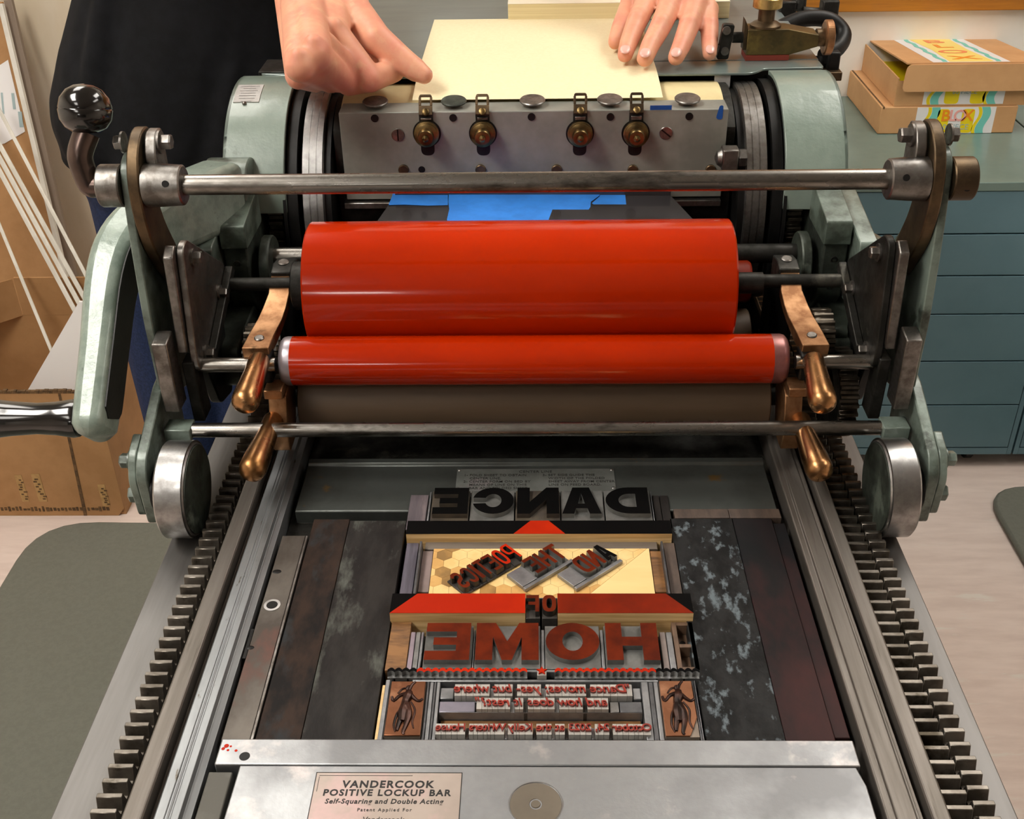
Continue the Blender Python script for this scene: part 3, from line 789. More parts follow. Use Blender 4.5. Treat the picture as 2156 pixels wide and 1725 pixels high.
for ch, a, b, lab in (('F', 1108, 1135, 'second'), ('O', 1142, 1171, 'first')):
    fx = lambda p: P(p, 1272, z=ZT).x
    sort_piece('display_letter', f'small brown-red letter {ch}, {lab} in the word OF between the red bars', 'letter', ch, (fx(a), fx(b), P(1130, 1288, z=ZT).y, P(1130, 1253, z=ZT).y), (fx(a) - .0005, fx(b) + .0008, ry0 - .0005, ry1 - .0003), TYPEBODY, REDTYPE, 'letters of the word OF', shoulder=.0185, t=.3, u=.2, pw=.75)
# ---- HOME
hy_0, hy_1 = P(1130, 1390, z=ZT).y, P(1130, 1312, z=ZT).y
hb0, hb1 = hy_0 - .0042, min(hy_1 + .0015, ry0 - .0006)
for ch, a, b, c, d, lab in (('E', 896, 990, 893, 995, 'last'), ('M', 1002, 1134, 1000, 1138, 'third'), ('O', 1149, 1262, 1147, 1264, 'second'), ('H', 1276, 1386, 1273, 1388, 'first')):
    fx = lambda p: P(p, 1351, z=ZT).x
    sort_piece('display_letter', f'large brown-red letter {ch}, {lab} in the word HOME', 'letter', ch, (fx(a), fx(b), hy_0, hy_1), (fx(c), fx(d), hb0, hb1), LETTERG, REDTYPE, 'letters of the word HOME', shoulder=.0193, t=.27 if ch == 'M' else .31, u=.24)
for a, b, lab in ((995.5, 999.5, 'E and M'), (1138.5, 1146.5, 'M and O'), (1264.5, 1272.5, 'O and H')):
    block('lead_strip', f'upright grey lead between the red letters {lab}', 'lead strip', (P(a, 1351, z=ZT).x, P(b, 1351, z=ZT).x, hb0, hb1 - .004), ZT - .004, LEAD, 'leads between the letters of HOME')
yh0 = P(1130, 1402, z=FZ).y
block('furniture_block', 'warm brown end-grain wood block left of the word HOME', 'wood furniture', (XL - .0005, P(861, 1360, z=FZ).x, P(840, 1412, z=FZ).y, ry0 - .0005), FZ, WOODBR)
block('metal_quad', 'mauve-stained metal quad left of the red E of HOME', 'spacing metal', (P(862, 1360, z=FZ).x, P(873, 1360, z=FZ).x, hb0, hb1 - .003), FZ + .001, M('mauve_quad', '9a8b96', '8a8088', .45, .6, 40))
block('metal_quad', 'grey metal quad between the mauve quad and the red E of HOME', 'spacing metal', (P(873.3, 1360, z=FZ).x, P(884, 1360, z=FZ).x, hb0, hb1 - .003), FZ + .001, TYPEMETAL)
block('metal_quad', 'pale metal strip touching the red E of HOME', 'spacing metal', (P(884.3, 1360, z=FZ).x, P(891, 1360, z=FZ).x, hb0, hb1 - .003), FZ + .001, LEAD)
block('metal_quad', 'pinkish metal quad just right of the red H of HOME', 'spacing metal', (P(1390.5, 1360, z=FZ).x, P(1404, 1360, z=FZ).x, hb0, hb1 - .003), FZ + .001, M('pinkish_quad', '978b86', '877d7a', .45, .6, 40))
block('metal_quad', 'pale scratched quad right of the pinkish quad by the red H', 'spacing metal', (P(1404.4, 1360, z=FZ).x, P(1418, 1360, z=FZ).x, hb0, hb1 - .003), FZ + .001, LEAD)
# hollow wooden furniture with two wells
wx0, wx1 = P(1420, 1360, z=FZ).x, P(1466, 1360, z=FZ).x; wy0, wy1 = P(1440, 1412, z=FZ).y, ry0 - .0008
HW = M('hollow_wood', '6a5240', '574334', .5, 0, 40, .4, .62, (4, 1, 1), bump=.1)
hw = MB(); t_ = .0034; ymid = (wy0 + wy1) / 2
hw.box(wx0, wx1, wy0, wy1, ZB + .0004, ZB + .006)
for a in ((wx0, wx0 + t_, wy0, wy1), (wx1 - t_, wx1, wy0, wy1), (wx0 + t_, wx1 - t_, wy0, wy0 + t_), (wx0 + t_, wx1 - t_, wy1 - t_, wy1), (wx0 + t_, wx1 - t_, ymid - t_ / 2, ymid + t_ / 2)):
    hw.box(*a, ZB + .006, FZ)
hw = hw.build('hollow_furniture', HW, bev=.0003); tag(hw, 'brown hollow wood block with two sunken wells right of HOME', 'wood furniture')
MB().cyl(((wx0 + wx1) / 2, (ymid + wy1) / 2, ZB + .0055), ((wx0 + wx1) / 2, (ymid + wy1) / 2, ZB + .0064), .002).build('hole', BLACKIRON, hw)

# ---- lead row, wavy rules, star
zl = ZT - .0045
yw1 = P(1130, 1406, z=ZT).y; yw0 = P(1130, 1417, z=ZT).y
block('lead_strip', 'long grey lead under the word HOME above the wavy borders', 'lead strip', (P(860, 1404, z=zl).x, P(1420, 1404, z=zl).x, yw1 + .0003, hb0 - .0002), zl, LEAD)


def wavy(label, xa, xb, black_a, black_b, miter):
    o = MB().box(xa, xb, yw0 - .0012, yw1 + .0001, ZB + .0003, ZT - .004).build('border_rule', TYPEMETAL)
    tag(o, label, 'border rule', 'wavy border rules')
    per = .0048; n = int((xb - xa) / per); per = (xb - xa) / n
    for nm_, m, s0_, s1_ in (('red_wave', REDBR, black_a, black_b), ('black_wave', BLACKINK, None, None)):
        wv = MB()
        ks = [k for k in range(n) if (black_a <= xa + (k + .5) * per <= black_b) == (nm_ == 'red_wave')]
        groups = []
        for k in ks:
            if groups and groups[-1][-1] == k - 1: groups[-1].append(k)
            else: groups.append([k])
        for g_ in groups:
            up_ = []; dn = []
            for j in range(len(g_) * 8 + 1):
                x = xa + (g_[0] + j / 8) * per; s_ = abs(sin(pi * (g_[0] + j / 8))) * .0020
                up_.append((x, yw1 - .0021 + s_)); dn.append((x, yw0 + .0002 + s_ * .8))
            for j in range(len(up_) - 1):
                wv.prism([dn[j], dn[j + 1], up_[j + 1], up_[j]], ZT - .0042, ZT, 'z')
        if wv.v:
            topsplit(wv, 0, 0, 1)
            bmw = wv.build(nm_, [m, TYPEMETAL], o, ang=40)
    tb = MB()
    for k in range(int((xb - xa) / .0092)): tb.box(xa + .004 + k * .0092, xa + .0052 + k * .0092, yw0 - .0014, yw0 - .0011, ZB + .006, ZT - .0042)
    tb.build('notches', BLACKIRON, o, flat=True)


fx = lambda p: P(p, 1411, z=ZT).x
wavy('wavy border rule left of the small red star, black at its left end', fx(816), fx(1110), fx(884), fx(1112), 1)
wavy('wavy border rule right of the small red star, black at its right end', fx(1168), fx(1472), fx(1160), fx(1388), 1)
st = MB().box(fx(1131), fx(1150.5), yw0 - .0012, yw1, ZB + .0003, ZT - .0012).build('star_sort', M('pale_sort', 'b9b5ae', 'aaa69f', .4, .5, 40), bev=.0003)
tag(st, 'small square sort with a red star between the two wavy borders', 'ornament')
sc_ = Vector(((fx(1131) + fx(1150.5)) / 2, (yw0 + yw1) / 2)); rs = .0038
v, f = shape_mesh([[(sc_.x + (rs if k % 2 == 0 else rs * .4) * sin(pi / 5 * k), sc_.y + (rs if k % 2 == 0 else rs * .4) * cos(pi / 5 * k)) for k in range(10)]], .0012)
sm = MB(); sm.add([(q.x, q.y, ZT - .0012 + q.z) for q in v], f); sm.build('star', REDBR, st, flat=True)
for a, b, lab in ((1113, 1130, 'left'), (1151.5, 1167, 'right')):
    block('metal_quad', f'low dark spacer just {lab} of the small red star', 'spacing metal', (fx(a), fx(b), yw0 - .001, yw1), ZB + .014, BLACKIRON)
yl1, yl0 = yw0 - .0016, P(1130, 1436, z=zl).y
block('lead_strip', 'long bright lead under the wavy borders above the quotation', 'lead strip', (P(868, 1431, z=zl).x, P(1386, 1431, z=zl).x, yl0, yl1), zl, LEAD)


# ---- copper plates with the dancing figure
def copper(label, px, mat, cut):
    z = ZT - .0006
    r = rect(px, z); x0, x1, y0, y1 = r
    y0 = max(y0, Yb + .001)
    base = MB().box(x0, x1, y0, y1, ZB + .0003, ZT - .0022).build('ornament_plate', M('plate_mount_wood', '8a7c6e', '74675b', .5, 0, 40))
    tag(base, label, 'ornament', 'copper dancer plates')
    poly = [(x0, y0), (x1, y0), (x1, y1), (x0, y1)] if not cut else [(x0, y0), (x1 - .006, y0), (x1, y0 + .015), (x1, y1), (x0, y1)]
    pl_ = MB().prism(poly, ZT - .0022, ZT - .0009, 'z').build('copper_plate', mat, base, bev=.0004)
    cx_, h_ = (x0 + x1) / 2, (y1 - y0)
    F = lambda a, b, z_=0.: (cx_ + a * h_ * .5, y0 + b * h_, ZT - .0010 + z_)
    fig = MB()
    T = lambda pts, rr: fig.tube([F(*p) for p in pts], [q * h_ for q in rr], 8, 0, 4)
    T([(0.05, .80), (.03, .70), (-.02, .60), (.0, .50)], [0.0508, 0.0725, 0.0580, 0.0653])            # torso
    T([(.0, .50), (-.07, .34), (-.13, .2), (-.16, .08)], [0.0653, 0.0522, 0.0377, 0.0232])            # leg
    T([(.02, .50), (.12, .36), (.08, .2), (.02, .06), (.06, .02)], [0.0653, 0.0522, 0.0377, 0.0261, 0.0174])
    T([(.08, .76), (.24, .66), (.36, .62), (.46, .66)], [0.0348, 0.0290, 0.0232, 0.0203])              # arm out
    T([(.0, .76), (-.2, .72), (-.36, .62), (-.42, .70)], [0.0348, 0.0290, 0.0232, 0.0203])
    T([(.04, .82), (.1, .92), (.2, .99)], [0.0290, 0.0232, 0.0174])                                 # raised arm
    T([(-.04, .55), (-.2, .4), (-.26, .2), (-.2, .06)], [0.0174, 0.0203, 0.0203, 0.0116])             # drapery
    T([(.14, .60), (.28, .45), (.24, .25), (.3, .12)], [0.0145, 0.0174, 0.0174, 0.0116])
    T([(-.26, .76), (-.16, .84), (-.04, .86), (.0, .80)], [0.0145, 0.0174, 0.0174, 0.0145])
    T([(-.02, .56), (-.06, .40), (-.05, .24)], [.06, .075, .05]); T([(.03, .56), (.10, .40), (.09, .26)], [.05, .06, .04])
    fig.ball(F(.02, .87), (h_ * .04, h_ * .05, .0012), 12, 8)
    fig.build('figure_relief', COPPERDK, base)
    return r


rl = copper('copper plate engraved with a dancing figure, left of the quotation', [(824, 1434), (897, 1434), (884, 1548), (808, 1548)], COPPER, False)
rr = copper('copper plate engraved with a dancing figure, right of the quotation', [(1388, 1433), (1463, 1433), (1466, 1549), (1401, 1549)], M('lighter_etched_copper', '9c6c50', '885a40', .36, .85, 40, .4, .65, c3='b58465', s3=18, lo3=.62, hi3=.7), True)
ytop = P(1130, 1430, z=zl).y
# vertical leads beside the plates
k = [XL - .0002, XL + .0025, XL + .0058, rl[0] - .0003]
for (a, b, m, zz, lab) in ((k[0], k[1], PLY, FZ, 'outermost cream wood reglet left of the left copper plate'), (k[1], k[2], LEAD, ZT - .003, 'pale lead between the cream reglet and the left copper plate'), (k[2], k[3], LEADDK, ZT - .003, 'dark lead touching the left copper plate on its left')):
    block('lead_strip', lab, 'lead strip', (a, b, Yb, ytop - .002), zz, m)
x = rl[1] + .0003
names = ['first', 'second', 'third', 'fourth', 'fifth']
for i in range(4):
    w_ = (.0022, .0028, .0018, .0026)[i]
    block('lead_strip', f'{names[i]} of four thin upright leads between the left copper plate and the quotation', 'lead strip', (x, x + w_, Yb, yl0 - .0006), ZT - .0035 - .0004 * (i % 2), (LEADDK, LEAD, LEADDK, LEAD)[i], 'upright leads left of the quotation')
    x += w_
XQ0 = x + .0003
x = rr[0] - .0003
for i in range(3):
    w_ = (.0034, .0034, .0050)[i]
    block('lead_strip', f'{names[i]} of three upright leads counted leftward from the right copper plate', 'lead strip', (x - w_, x, Yb, yl0 - .0006), ZT - .0035 - .0004 * (i % 2), (LEAD, LEADDK, LEAD)[i], 'upright leads right of the quotation')
    x -= w_
XQ1 = x - .0003
x = rr[1] + .0006
for i in range(3):
    w_ = ((XR - .0005) - (rr[1] + .0006)) / 3
    block('lead_strip', f'{names[i]} of three upright leads counted rightward from the right copper plate', 'lead strip', (x, x + w_, Yb, ytop - .002), ZT - .0035 - .0005 * (i % 2), (LEAD, LEADDK, LEAD)[i], 'upright leads right of the right copper plate')
    x += w_


# ---- lines of small type
SORTW = M('pale_type_shoulder', 'bdb9b2', 'aaa6a0', .42, .45, 60, .4, .65)
_face = {}


def small_type(words, xr, xl, ybase, ytop_, size, shear, lname, prefix, ymin):
    """words set right to left, mirrored; every sort is a piece of its own"""
    wid = lambda c: {'m': 1.45, 'w': 1.35, 'i': .55, 'l': .5, 't': .68, 'r': .72, 's': .82, ';': .55, '-': .65, ',': .5, '.': .5, 'f': .6, '"': .8, '?': .8, 'D': 1.35, 'W': 1.7, 'K': 1.35, 'H': 1.4, 'O': 1.35, 'c': .85}.get(c, 1.)
    gap = .62
    tot = sum(sum(wid(c) for c in w_) for w_ in words) + gap * (len(words) - 1)
    un = (xr - xl) / tot; x = xr; cnt = ['first', 'second', 'third', 'fourth', 'fifth', 'sixth', 'seventh', 'eighth']
    for wi, w_ in enumerate(words):
        for ci, ch in enumerate(w_):
            cw = wid(ch) * un
            o = MB().box(x - cw + .0001, x - .0001, ymin, ytop_ - .0002, ZB + .0003, ZT - .0016).build('type_sort', SORTW)
            what = {';': 'semicolon', '-': 'hyphen', ',': 'comma', '.': 'full stop', '"': 'quotation mark', '?': 'question mark'}.get(ch, ('digit ' if ch.isdigit() else 'letter ') + ch)
            bare = ''.join(c for c in w_ if c.isalnum())
            tag(o, f'small {prefix} sort for {what}, {cnt[ci]} character of {bare}, {lname}', 'type sort', f'type sorts of the {lname}')
            v, f = text_mesh(ch, size, .0017, shear=shear, bold=size * .012, align='CENTER')
            # baseline set: text is centred on its own line, mirror about x
            fm = MB(); fm.add([(x - cw / 2 - q.x, ybase + q.y, ZT - .0017 + q.z) for q in v], f)
            topsplit(fm, 0, 0, 1)
            fm.build('letter_face', [REDTYPE2, REDSIDE], o, flat=True)
            x -= cw
        if wi < len(words) - 1:
            g_ = gap * un
            o = MB().box(x - g_ + .0002, x - .0002, ymin - .0004, ytop_ - .0004, ZB + .0003, ZT - .0052).build('word_space', LEAD if wi % 2 else TYPEBODY, bev=.0002)
            tag(o, f'word space after {"".join(c for c in w_ if c.isalnum())} in the {lname}', 'spacing metal', f'word spaces of the {lname}')
            x -= g_


REDTYPE2 = M('bright_red_type_ink', '922818', '7c2014', .38, 0, 80)
REDSIDE = M('red_stained_type_side', '7a3a34', '6b4a46', .45, .2, 80)
z_ = ZT
q1t, q1b = P(1130, 1437.5, z=z_).y, P(1130, 1461, z=z_).y
q2t, q2b = P(1130, 1466, z=z_).y, P(1130, 1489, z=z_).y
q3t, q3b = P(1130, 1520.5, z=z_).y, P(1130, 1542, z=z_).y
xx = lambda p, y: P(p, y, z=z_).x
small_type(['"Dance', 'moves;', 'yes-', 'but', 'where'], xx(1331, 1449), xx(957, 1449), (q1t + q1b) / 2 - .0002, q1t, .0098, .25, 'upper quotation line', 'italic', q1b - .0004)
small_type(['and', 'how', 'does', 'it', 'rest?"'], xx(1281, 1477), xx(1003, 1477), (q2t + q2b) / 2 - .0002, q2t, .0098, .25, 'lower quotation line', 'italic', q2b - .0004)
small_type(['October', '24,', '2023', 'at', 'the', 'Kelly', 'Writers', 'House'], xx(1370, 1531), xx(917, 1531), (q3t + q3b) / 2, q3t, .0082, 0., 'date line', 'roman', q3b - .0006)
block('metal_quad', 'grey quad left of the upper quotation line', 'spacing metal', (XQ0, xx(955, 1449), q1b, q1t), ZT - .005, LEAD)
block('metal_quad', 'white-topped quad right of the upper quotation line', 'spacing metal', (xx(1333, 1449), XQ1, q1b, q1t), ZT - .005, LEAD)
block('metal_quad', 'lilac quad left of the lower quotation line', 'spacing metal', (XQ0, xx(1000, 1477), q2b, q2t), ZT - .005, M('lilac_quad', '8f8a97', '807c86', .4, .6, 30))
block('metal_quad', 'small bright quad right of the word and on the lower quotation line', 'spacing metal', (xx(1284, 1477), xx(1304, 1477), q2b, q2t), ZT - .005, BRIGHT)
block('metal_quad', 'wide dull quad at the right end of the lower quotation line', 'spacing metal', (xx(1305, 1477), XQ1, q2b, q2t), ZT - .005, LEADDK)
block('lead_strip', 'thin lead between the two quotation lines', 'lead strip', (XQ0, XQ1, q2t + .0001, q1b - .0006), ZT - .0065, LEADDK)
block('lead_strip', 'long pale lead under the lower quotation line', 'lead strip', (XQ0, XQ1, P(1130, 1501, z=zl).y, q2b - .0006), ZT - .0045, LEAD)
block('wood_furniture', 'brown wood reglet above the date line', 'wood furniture', (XQ0 + .001, XQ1 - .001, q3t + .0003, P(1130, 1501, z=zl).y - .0004), ZT - .0115, WOODBR)
block('lead_strip', 'long dark lead between the date line and the lockup bar', 'lead strip', (XQ0, XQ1, Yb, q3b - .0009), ZT - .006, TYPEMETAL)

# ================================================================ the carriage that rolls over the bed
car = thing('press_carriage', (0, 1.0, .893), 'grey-green iron press carriage with impression cylinder, side plates, cross rods and wheels', 'press carriage')
CY, CZ, CR = 1.13, 1.037, .111       # impression cylinder axis and radius

# ---- wheels that run on the flanges
for s in (-1, 1):
    o = Vector((s * .2785, .7385, .8932 + .0405))
    wh = MB().lathe(o, (s, 0, 0), [(0, .0375), (.0012, .0386), (.0015, .0405), (.0225, .0405), (.024, .039), (.0242, .02)], 72)
    wh = wh.build('wheel', BRIGHT, car, ang=25)
    MB().lathe(o - Vector((s * .0015, 0, 0)), (s, 0, 0), [(0, .034), (.0005, .0365), (.004, .0372)], 56).build('wheel_face', OILY, wh)
    MB().lathe(o + Vector((s * .0235, 0, 0)), (s, 0, 0), [(0, .0145), (.008, .013), (.0085, .018), (.0103, .018)], 40).build('axle', BLACKIRON, car, ang=25)
    # lower bracket plate carrying the wheel
    lp = MB().prism(rounded([(.832, 1.0), (.7985, .997), (.7330, .969), (.7235, .955), (.7270, .905), (.775, .903), (.832, .93)], .006), s * .3125, s * .3215)
    lp = lp.build('bracket_plate', GREENW, car, bev=.0012)
    MB().prism(rounded([(.757, .979), (.735, .970), (.7245, .951), (.7290, .912), (.757, .912)], .006), s * .3217, s * .3285).build('reinforcing_plate', GREENW, car, bev=.001)
    for (y, z, r) in ((.742, .960, .0062), (.744, .925, .0075)):
        MB().bolt((s * .3286, y, z), (s, 0, 0), r, .008).build('bolt', GREENW, car)
    MB().cyl((s * .3120, .752, .952), (s * .3105, .752, .952), .0032, seg=20).build('bolt', GREENW, car)
    # tall side plate
    sp = MB().prism(rounded([(.8105, 1.1835), (.8000, 1.12), (.7935, 1.06), (.7950, .985), (.86, .965), (1.0, .985), (1.0, 1.05), (.90, 1.075), (.858, 1.12), (.845, 1.185), (.828, 1.1915)], .012), s * .3085, s * .3155)
    sp.build('side_plate', GREENW, car, bev=.001)
    # curved bronze-coloured arm
    arm = [(.8480, 1.2055), (.8300, 1.2065), (.8120, 1.196), (.8010, 1.176), (.7990, 1.150), (.8050, 1.122), (.8200, 1.098), (.8420, 1.070), (.868, 1.082), (.855, 1.105), (.8420, 1.128), (.8360, 1.150), (.8390, 1.172), (.8520, 1.190)]
    MB().prism(rounded(arm, .01, 3), s * .2990, s * .3083).build('curved_arm', BRONZE_DK, car, bev=.0012)
    yk = MB().prism(rounded([(.845, 1.205), (.828, 1.205), (.818, 1.19), (.822, 1.168), (.845, 1.168)], .006), s * .2885, s * .2968)
    yk.build('hub_lug', STEEL, car, bev=.001)
    MB().bolt((s * .2884, .8335, 1.196), (-s, 0, 0), .0062, .008).build('bolt', STEEL, car)
    MB().bolt((s * .3157, .8335, 1.196), (s, 0, 0), .0058, .006).build('bolt', STEEL, car)
    hb = MB().lathe((s * .2695, .8165, 1.1675), (s, 0, 0), [(0, .0142), (.001, .0155), (.0165, .0165), (.029, .0168)], 48).build('rod_hub', STEEL, car, ang=25)
    MB().cyl((s * .279, .8020, 1.1740), (s * .279, .8012, 1.1743), .0026, seg=16).build('pin_hole', BLACKIRON, hb)
    cl = MB().lathe((s * .3158, .8165, 1.1675), (s, 0, 0), [(0, .0158), (.001, .0165), (.017, .0165), (.018, .0158)], 48).build('end_collar', STEEL if s < 0 else BRONZE_DK, car, ang=25)
    MB().cyl((s * .3255, .8015, 1.1660), (s * .3255, .8003, 1.1660), .0027, seg=16).build('set_screw', BRIGHT if s < 0 else BLACKIRON, cl)
    # corner gusset with three bolts
    tri = [(.8130, 1.1150), (.8270, 1.1180), (.9150, 1.055), (.9170, 1.038), (.8200, 1.006), (.8000, 1.010), (.7990, 1.03)]
    MB().prism(rounded(tri, .006, 3), s * .2790, s * .2850).build('gusset_plate', STEEL if s < 0 else DARK, car, bev=.001)
    MB().prism([(.8030, 1.112), (.8130, 1.1185), (.8200, 1.1150), (.8060, 1.034), (.7955, 1.030)], s * .2852, s * .2932).build('gusset_rib', STEEL, car, bev=.0012)
    MB().prism([(.8200, 1.012), (.828, 1.006), (.922, 1.045), (.915, 1.053)], s * .2720, s * .2789).build('gusset_flange', DARK, car, bev=.001)
    for y, z in ((.833, 1.099), (.886, 1.040), (.822, 1.015)):
        MB().bolt((s * .2789, y, z), (-s, 0, 0), .0052, .006).build('bolt', STEEL, car)
    # upright block that holds the short rods
    MB().prism([(.7800, .982), (.7800, 1.047), (.799, 1.050), (.802, .982)], s * .2955, s * .3083).build('rod_block', STEEL, car, bev=.0012)
    MB().prism([(.800, .960), (.797, 1.02), (.815, 1.02), (.823, .960)], s * .2830, s * .2928).build('guide_block', DARK, car, bev=.0012)
    MB().box(s * .288 if s > 0 else -.3100, s * .3100 if s > 0 else -.288, .772, .790, .9575, .9695).build('rod_block', GREENW, car, bev=.001)

# ---- cross rods
MB().cyl((-.271, .8165, 1.1675), (.271, .8165, 1.1675), .0078, seg=40).build('cross_rod', ROD, car)
MB().cyl((-.2880, .7815, .9635), (.2880, .7815, .9635), .0062, seg=36).build('cross_rod', ROD, car)
DY, DZ, DR = .8935, 1.0430, .0562      # ink drum
RY, RZ, RR = .8265, 1.0045, .0212     # rider roller
FY, FZR, FR = .8455, .9551, .0312     # front form roller
for s in (-1, 1):
    MB().cyl((s * .2180, .812, 1.0095), (s * .2935, .812, 1.0095), .0062, seg=32).build('short_rod', ROD, car)
    MB().cyl((s * .2000, .9030, 1.0400), (s * .2900, .9030, 1.0400), .0062, seg=32).build('short_rod', DARK, car)
    MB().cyl((s * .15, .985, 1.0295), (s * .2600, .985, 1.0295), .0092, seg=36).build('cross_shaft', ROD if s < 0 else DARK, car)
    fl = MB().lathe((s * .2500, .980, 1.0245), (s, 0, 0), [(0, .0265), (.0015, .0275), (.0085, .0275), (.0095, .0265)], 56).build('flange_disc', OILY, car, ang=25)
    # green bearing castings
    MB().prism(rounded([(.951, 1.058), (.951, 1.000), (.985, .960), (1.06, .960), (1.06, 1.075), (.985, 1.070)], .006, 3), s * .2670, s * .2890).build('bearing_casting', OILY, car, bev=.0015)
    MB().prism(rounded([(.948, 1.077), (.947, 1.054), (1.014, 1.054), (1.014, 1.089)], .003, 3), s * .2655, s * .2895).build('bearing_cap', GREEN_DK, car, bev=.002)
    for y, z in ((.9505, 1.038), (.9505, 1.010)):
        MB().ring((s * .278, y, z), (0, 1, .2), .0018, .0034, .001, 20).build('oil_hole', DARK, car)
    MB().prism(rounded([(.925, 1.066), (.922, 1.03), (.935, 1.000), (1.02, .985), (1.03, 1.082)], .005, 3), s * .2915, s * .3080).build('link_casting', GREENW, car, bev=.0025)
    MB().prism(rounded([(1.035, 1.058), (1.035, 1.04), (1.035, .985), (1.22, .97), (1.24, 1.05), (1.15, 1.06)], .01, 3), s * .2700, s * .2990).build('end_frame', GREENW, car, bev=.003)
    MB().bolt((s * .3000, .9245, 1.050), (0, -1, 0), .006, .008).build('bolt', DARK, car)
    MB().prism(rounded([(.885, .985), (.880, .945), (.93, .935), (1.05, .935), (1.05, .995)], .01, 3), s * .2700, s * .3000).build('lower_casting', OILY, car, bev=.002)
    MB().prism(rounded([(.84, .99), (.86, .94), (.90, .93), (.91, 1.02), (.87, 1.03)], .008, 3), s * .2860, s * .2960).build('link_plate', BLACKIRON, car, bev=.0015)
for s in (-1, 1):
    MB().box(s * .2330 - .002, s * .2330 + .002, .905, 1.016, .9265, 1.012).build('shade_filler', BLACKIRON, car)  # black plates added for the shade under the carriage, hiding the racks
# dark body behind the rollers
MB().box(-.235, .235, 1.02, 1.14, .928, .935).build('inner_tie', BLACKIRON, car)


# ---- gears
def gear(o, d, r, n, w, bore=.0):
    d = Vector(d); prof = []
    for k in range(n):
        g = 2 * pi * k / n; st = 2 * pi / n
        for a, rr in ((-.30, r * .90 if n < 30 else r - .0045), (-.16, r), (.16, r), (.30, r * .90 if n < 30 else r - .0045)):
            prof.append((rr * cos(g + a * st), rr * sin(g + a * st)))
    mb = MB().prism(prof, 0, w, 'x')
    return mb.xf(Matrix.Translation(Vector(o)))


GEARM = M('greasy_gear_steel', '6f675c', '453e35', .36, .9, 40, bump=.15)
gear((.2440, .874, .999), (1, 0, 0), .026, 18, .017).build('gear', GEARM, car, bev=.0004, seg=1)
gear((.2620, .850, .957), (1, 0, 0), .040, 30, .016).build('gear', GEARM, car, bev=.0004, seg=1)
MB().cyl((.257, .850, .957), (.2625, .850, .957), .034, seg=48).build('gear_flange', DARK, car)
MB().cyl((.262, .905, .985), (.285, .905, .985), .0085, seg=24).build('threaded_stud', OILY, car)
gear((-.2560, .870, .985), (1, 0, 0), .030, 20, .012).build('gear', GEARM, car, bev=.0004, seg=1)
for s in (-1, 1):
    gear((s * .2480 - (.014 if s < 0 else 0), CY, CZ), (1, 0, 0), .106, 66, .014).build('cylinder_gear', GEARM, car, bev=.0003, seg=1)
    MB().ring((s * .2298, CY, CZ), (s, 0, 0), .02, .1135, .010, 96).build('gear_side_plate', BLACKIRON, car)
    MB().ring((s * .2420, CY, CZ), (s, 0, 0), .02, .107, .003, 96).build('gear_rim', STEEL, car)

# ---- impression cylinder with its bearers
cyl = MB().lathe((-.196, CY, CZ), (1, 0, 0), [(0, .02), (0, CR), (.392, CR), (.392, .02)], 160)
# flat cut for the gripper bar: keep everything behind the plane y = 1.062
for v in cyl.v:
    if v.y < 1.064: v.y = 1.064
cyl = cyl.build('impression_cylinder', DARK, car, ang=20)
MB().ring((-.1905, CY, CZ), (1, 0, 0), CR + .0001, CR + .0008, .378, 60, a0=radians(-60), a1=radians(112), ref=(0, 1, 0)).build('tympan_sheet', TYMPAN, cyl, ang=20)
for s in (-1, 1):
    br = MB().lathe((s * .2045, CY, CZ), (s, 0, 0), [(0, .03), (0, CR - .002), (.0012, CR), (.0060, CR), (.0064, CR - .0007), (.0070, CR - .0007), (.0074, CR), (.0130, CR), (.0134, CR - .0007), (.0140, CR - .0007), (.0144, CR), (.0205, CR), (.0215, CR - .002), (.0215, .03)], 160)
    br.build('bearer_ring', BRIGHT if s < 0 else STEEL, car, ang=20)
    MB().ring((s * .1985, CY, CZ), (s, 0, 0), .07, CR - .006, .006, 96).build('cylinder_head', BLACKIRON, car)

# ---- gripper bar
GY = 1.0555
bar = MB().prism([(GY, 1.0590), (GY, 1.1475), (1.0850, 1.1478), (1.0850, 1.0590)], -.1875, .1865)
bar = bar.build('gripper_bar', M('tarnished_gripper_steel', '8e8e86', '75766e', .44, .15, 14, .38, .64, c3='5f7570', s3=9, lo3=.64, hi3=.76, bump=.1, bscale=120), car, bev=.0009)
MB().box(-.196, .196, 1.0665, 1.10, .975, 1.0580).build('lower_bar', BLACKIRON, car)
MB().box(-.19, .186, 1.050, 1.066, 1.0510, 1.0575).build('reel_bar', STEEL, car, bev=.0008)
for px in (790, 955, 1121, 1285, 1450):
    q = P(px, 212, z=1.1540)
    kn = MB().lathe((q.x, 1.0720, 1.1482), (0, -.12, 1), [(0, .0035), (.0030, .0035), (.0031, .0095), (.0040, .0122), (.0052, .0125), (.0060, .0118), (.0064, .004)], 40)
    kn.build('clamp_button', STEEL if px != 955 else OILY, bar, ang=25)
for px, py in ((789, 249), (954, 248), (1119, 246), (1285, 246), (1451, 245)):
    q = P(px, py, y=GY)
    MB().cyl((q.x, GY - .0006, q.z), (q.x, GY + .002, q.z), .0034, seg=20).ring((q.x, GY - .0008, q.z), (0, 1, 0), .0026, .0037, .001, 20).build('socket_hole', BLACKIRON, bar)
for px, py, a in ((838, 284, 0), (1402, 280, -.9)):
    q = P(px, py, y=GY)
    sm_ = MB().lathe((q.x, GY + .001, q.z), (0, -1, 0), [(0, .0064), (.0018, .0064), (.0022, .0060), (.0022, .001)], 32).build('screw', STEEL, bar, ang=25)
    MB().box(-.0007, .0007, GY - .0014, GY - .0010, -.0056, .0056).xf(Matrix.Translation((q.x, 0, q.z)) @ Matrix.Rotation(a, 4, 'Y')).build('screw_slot', BLACKIRON, sm_)
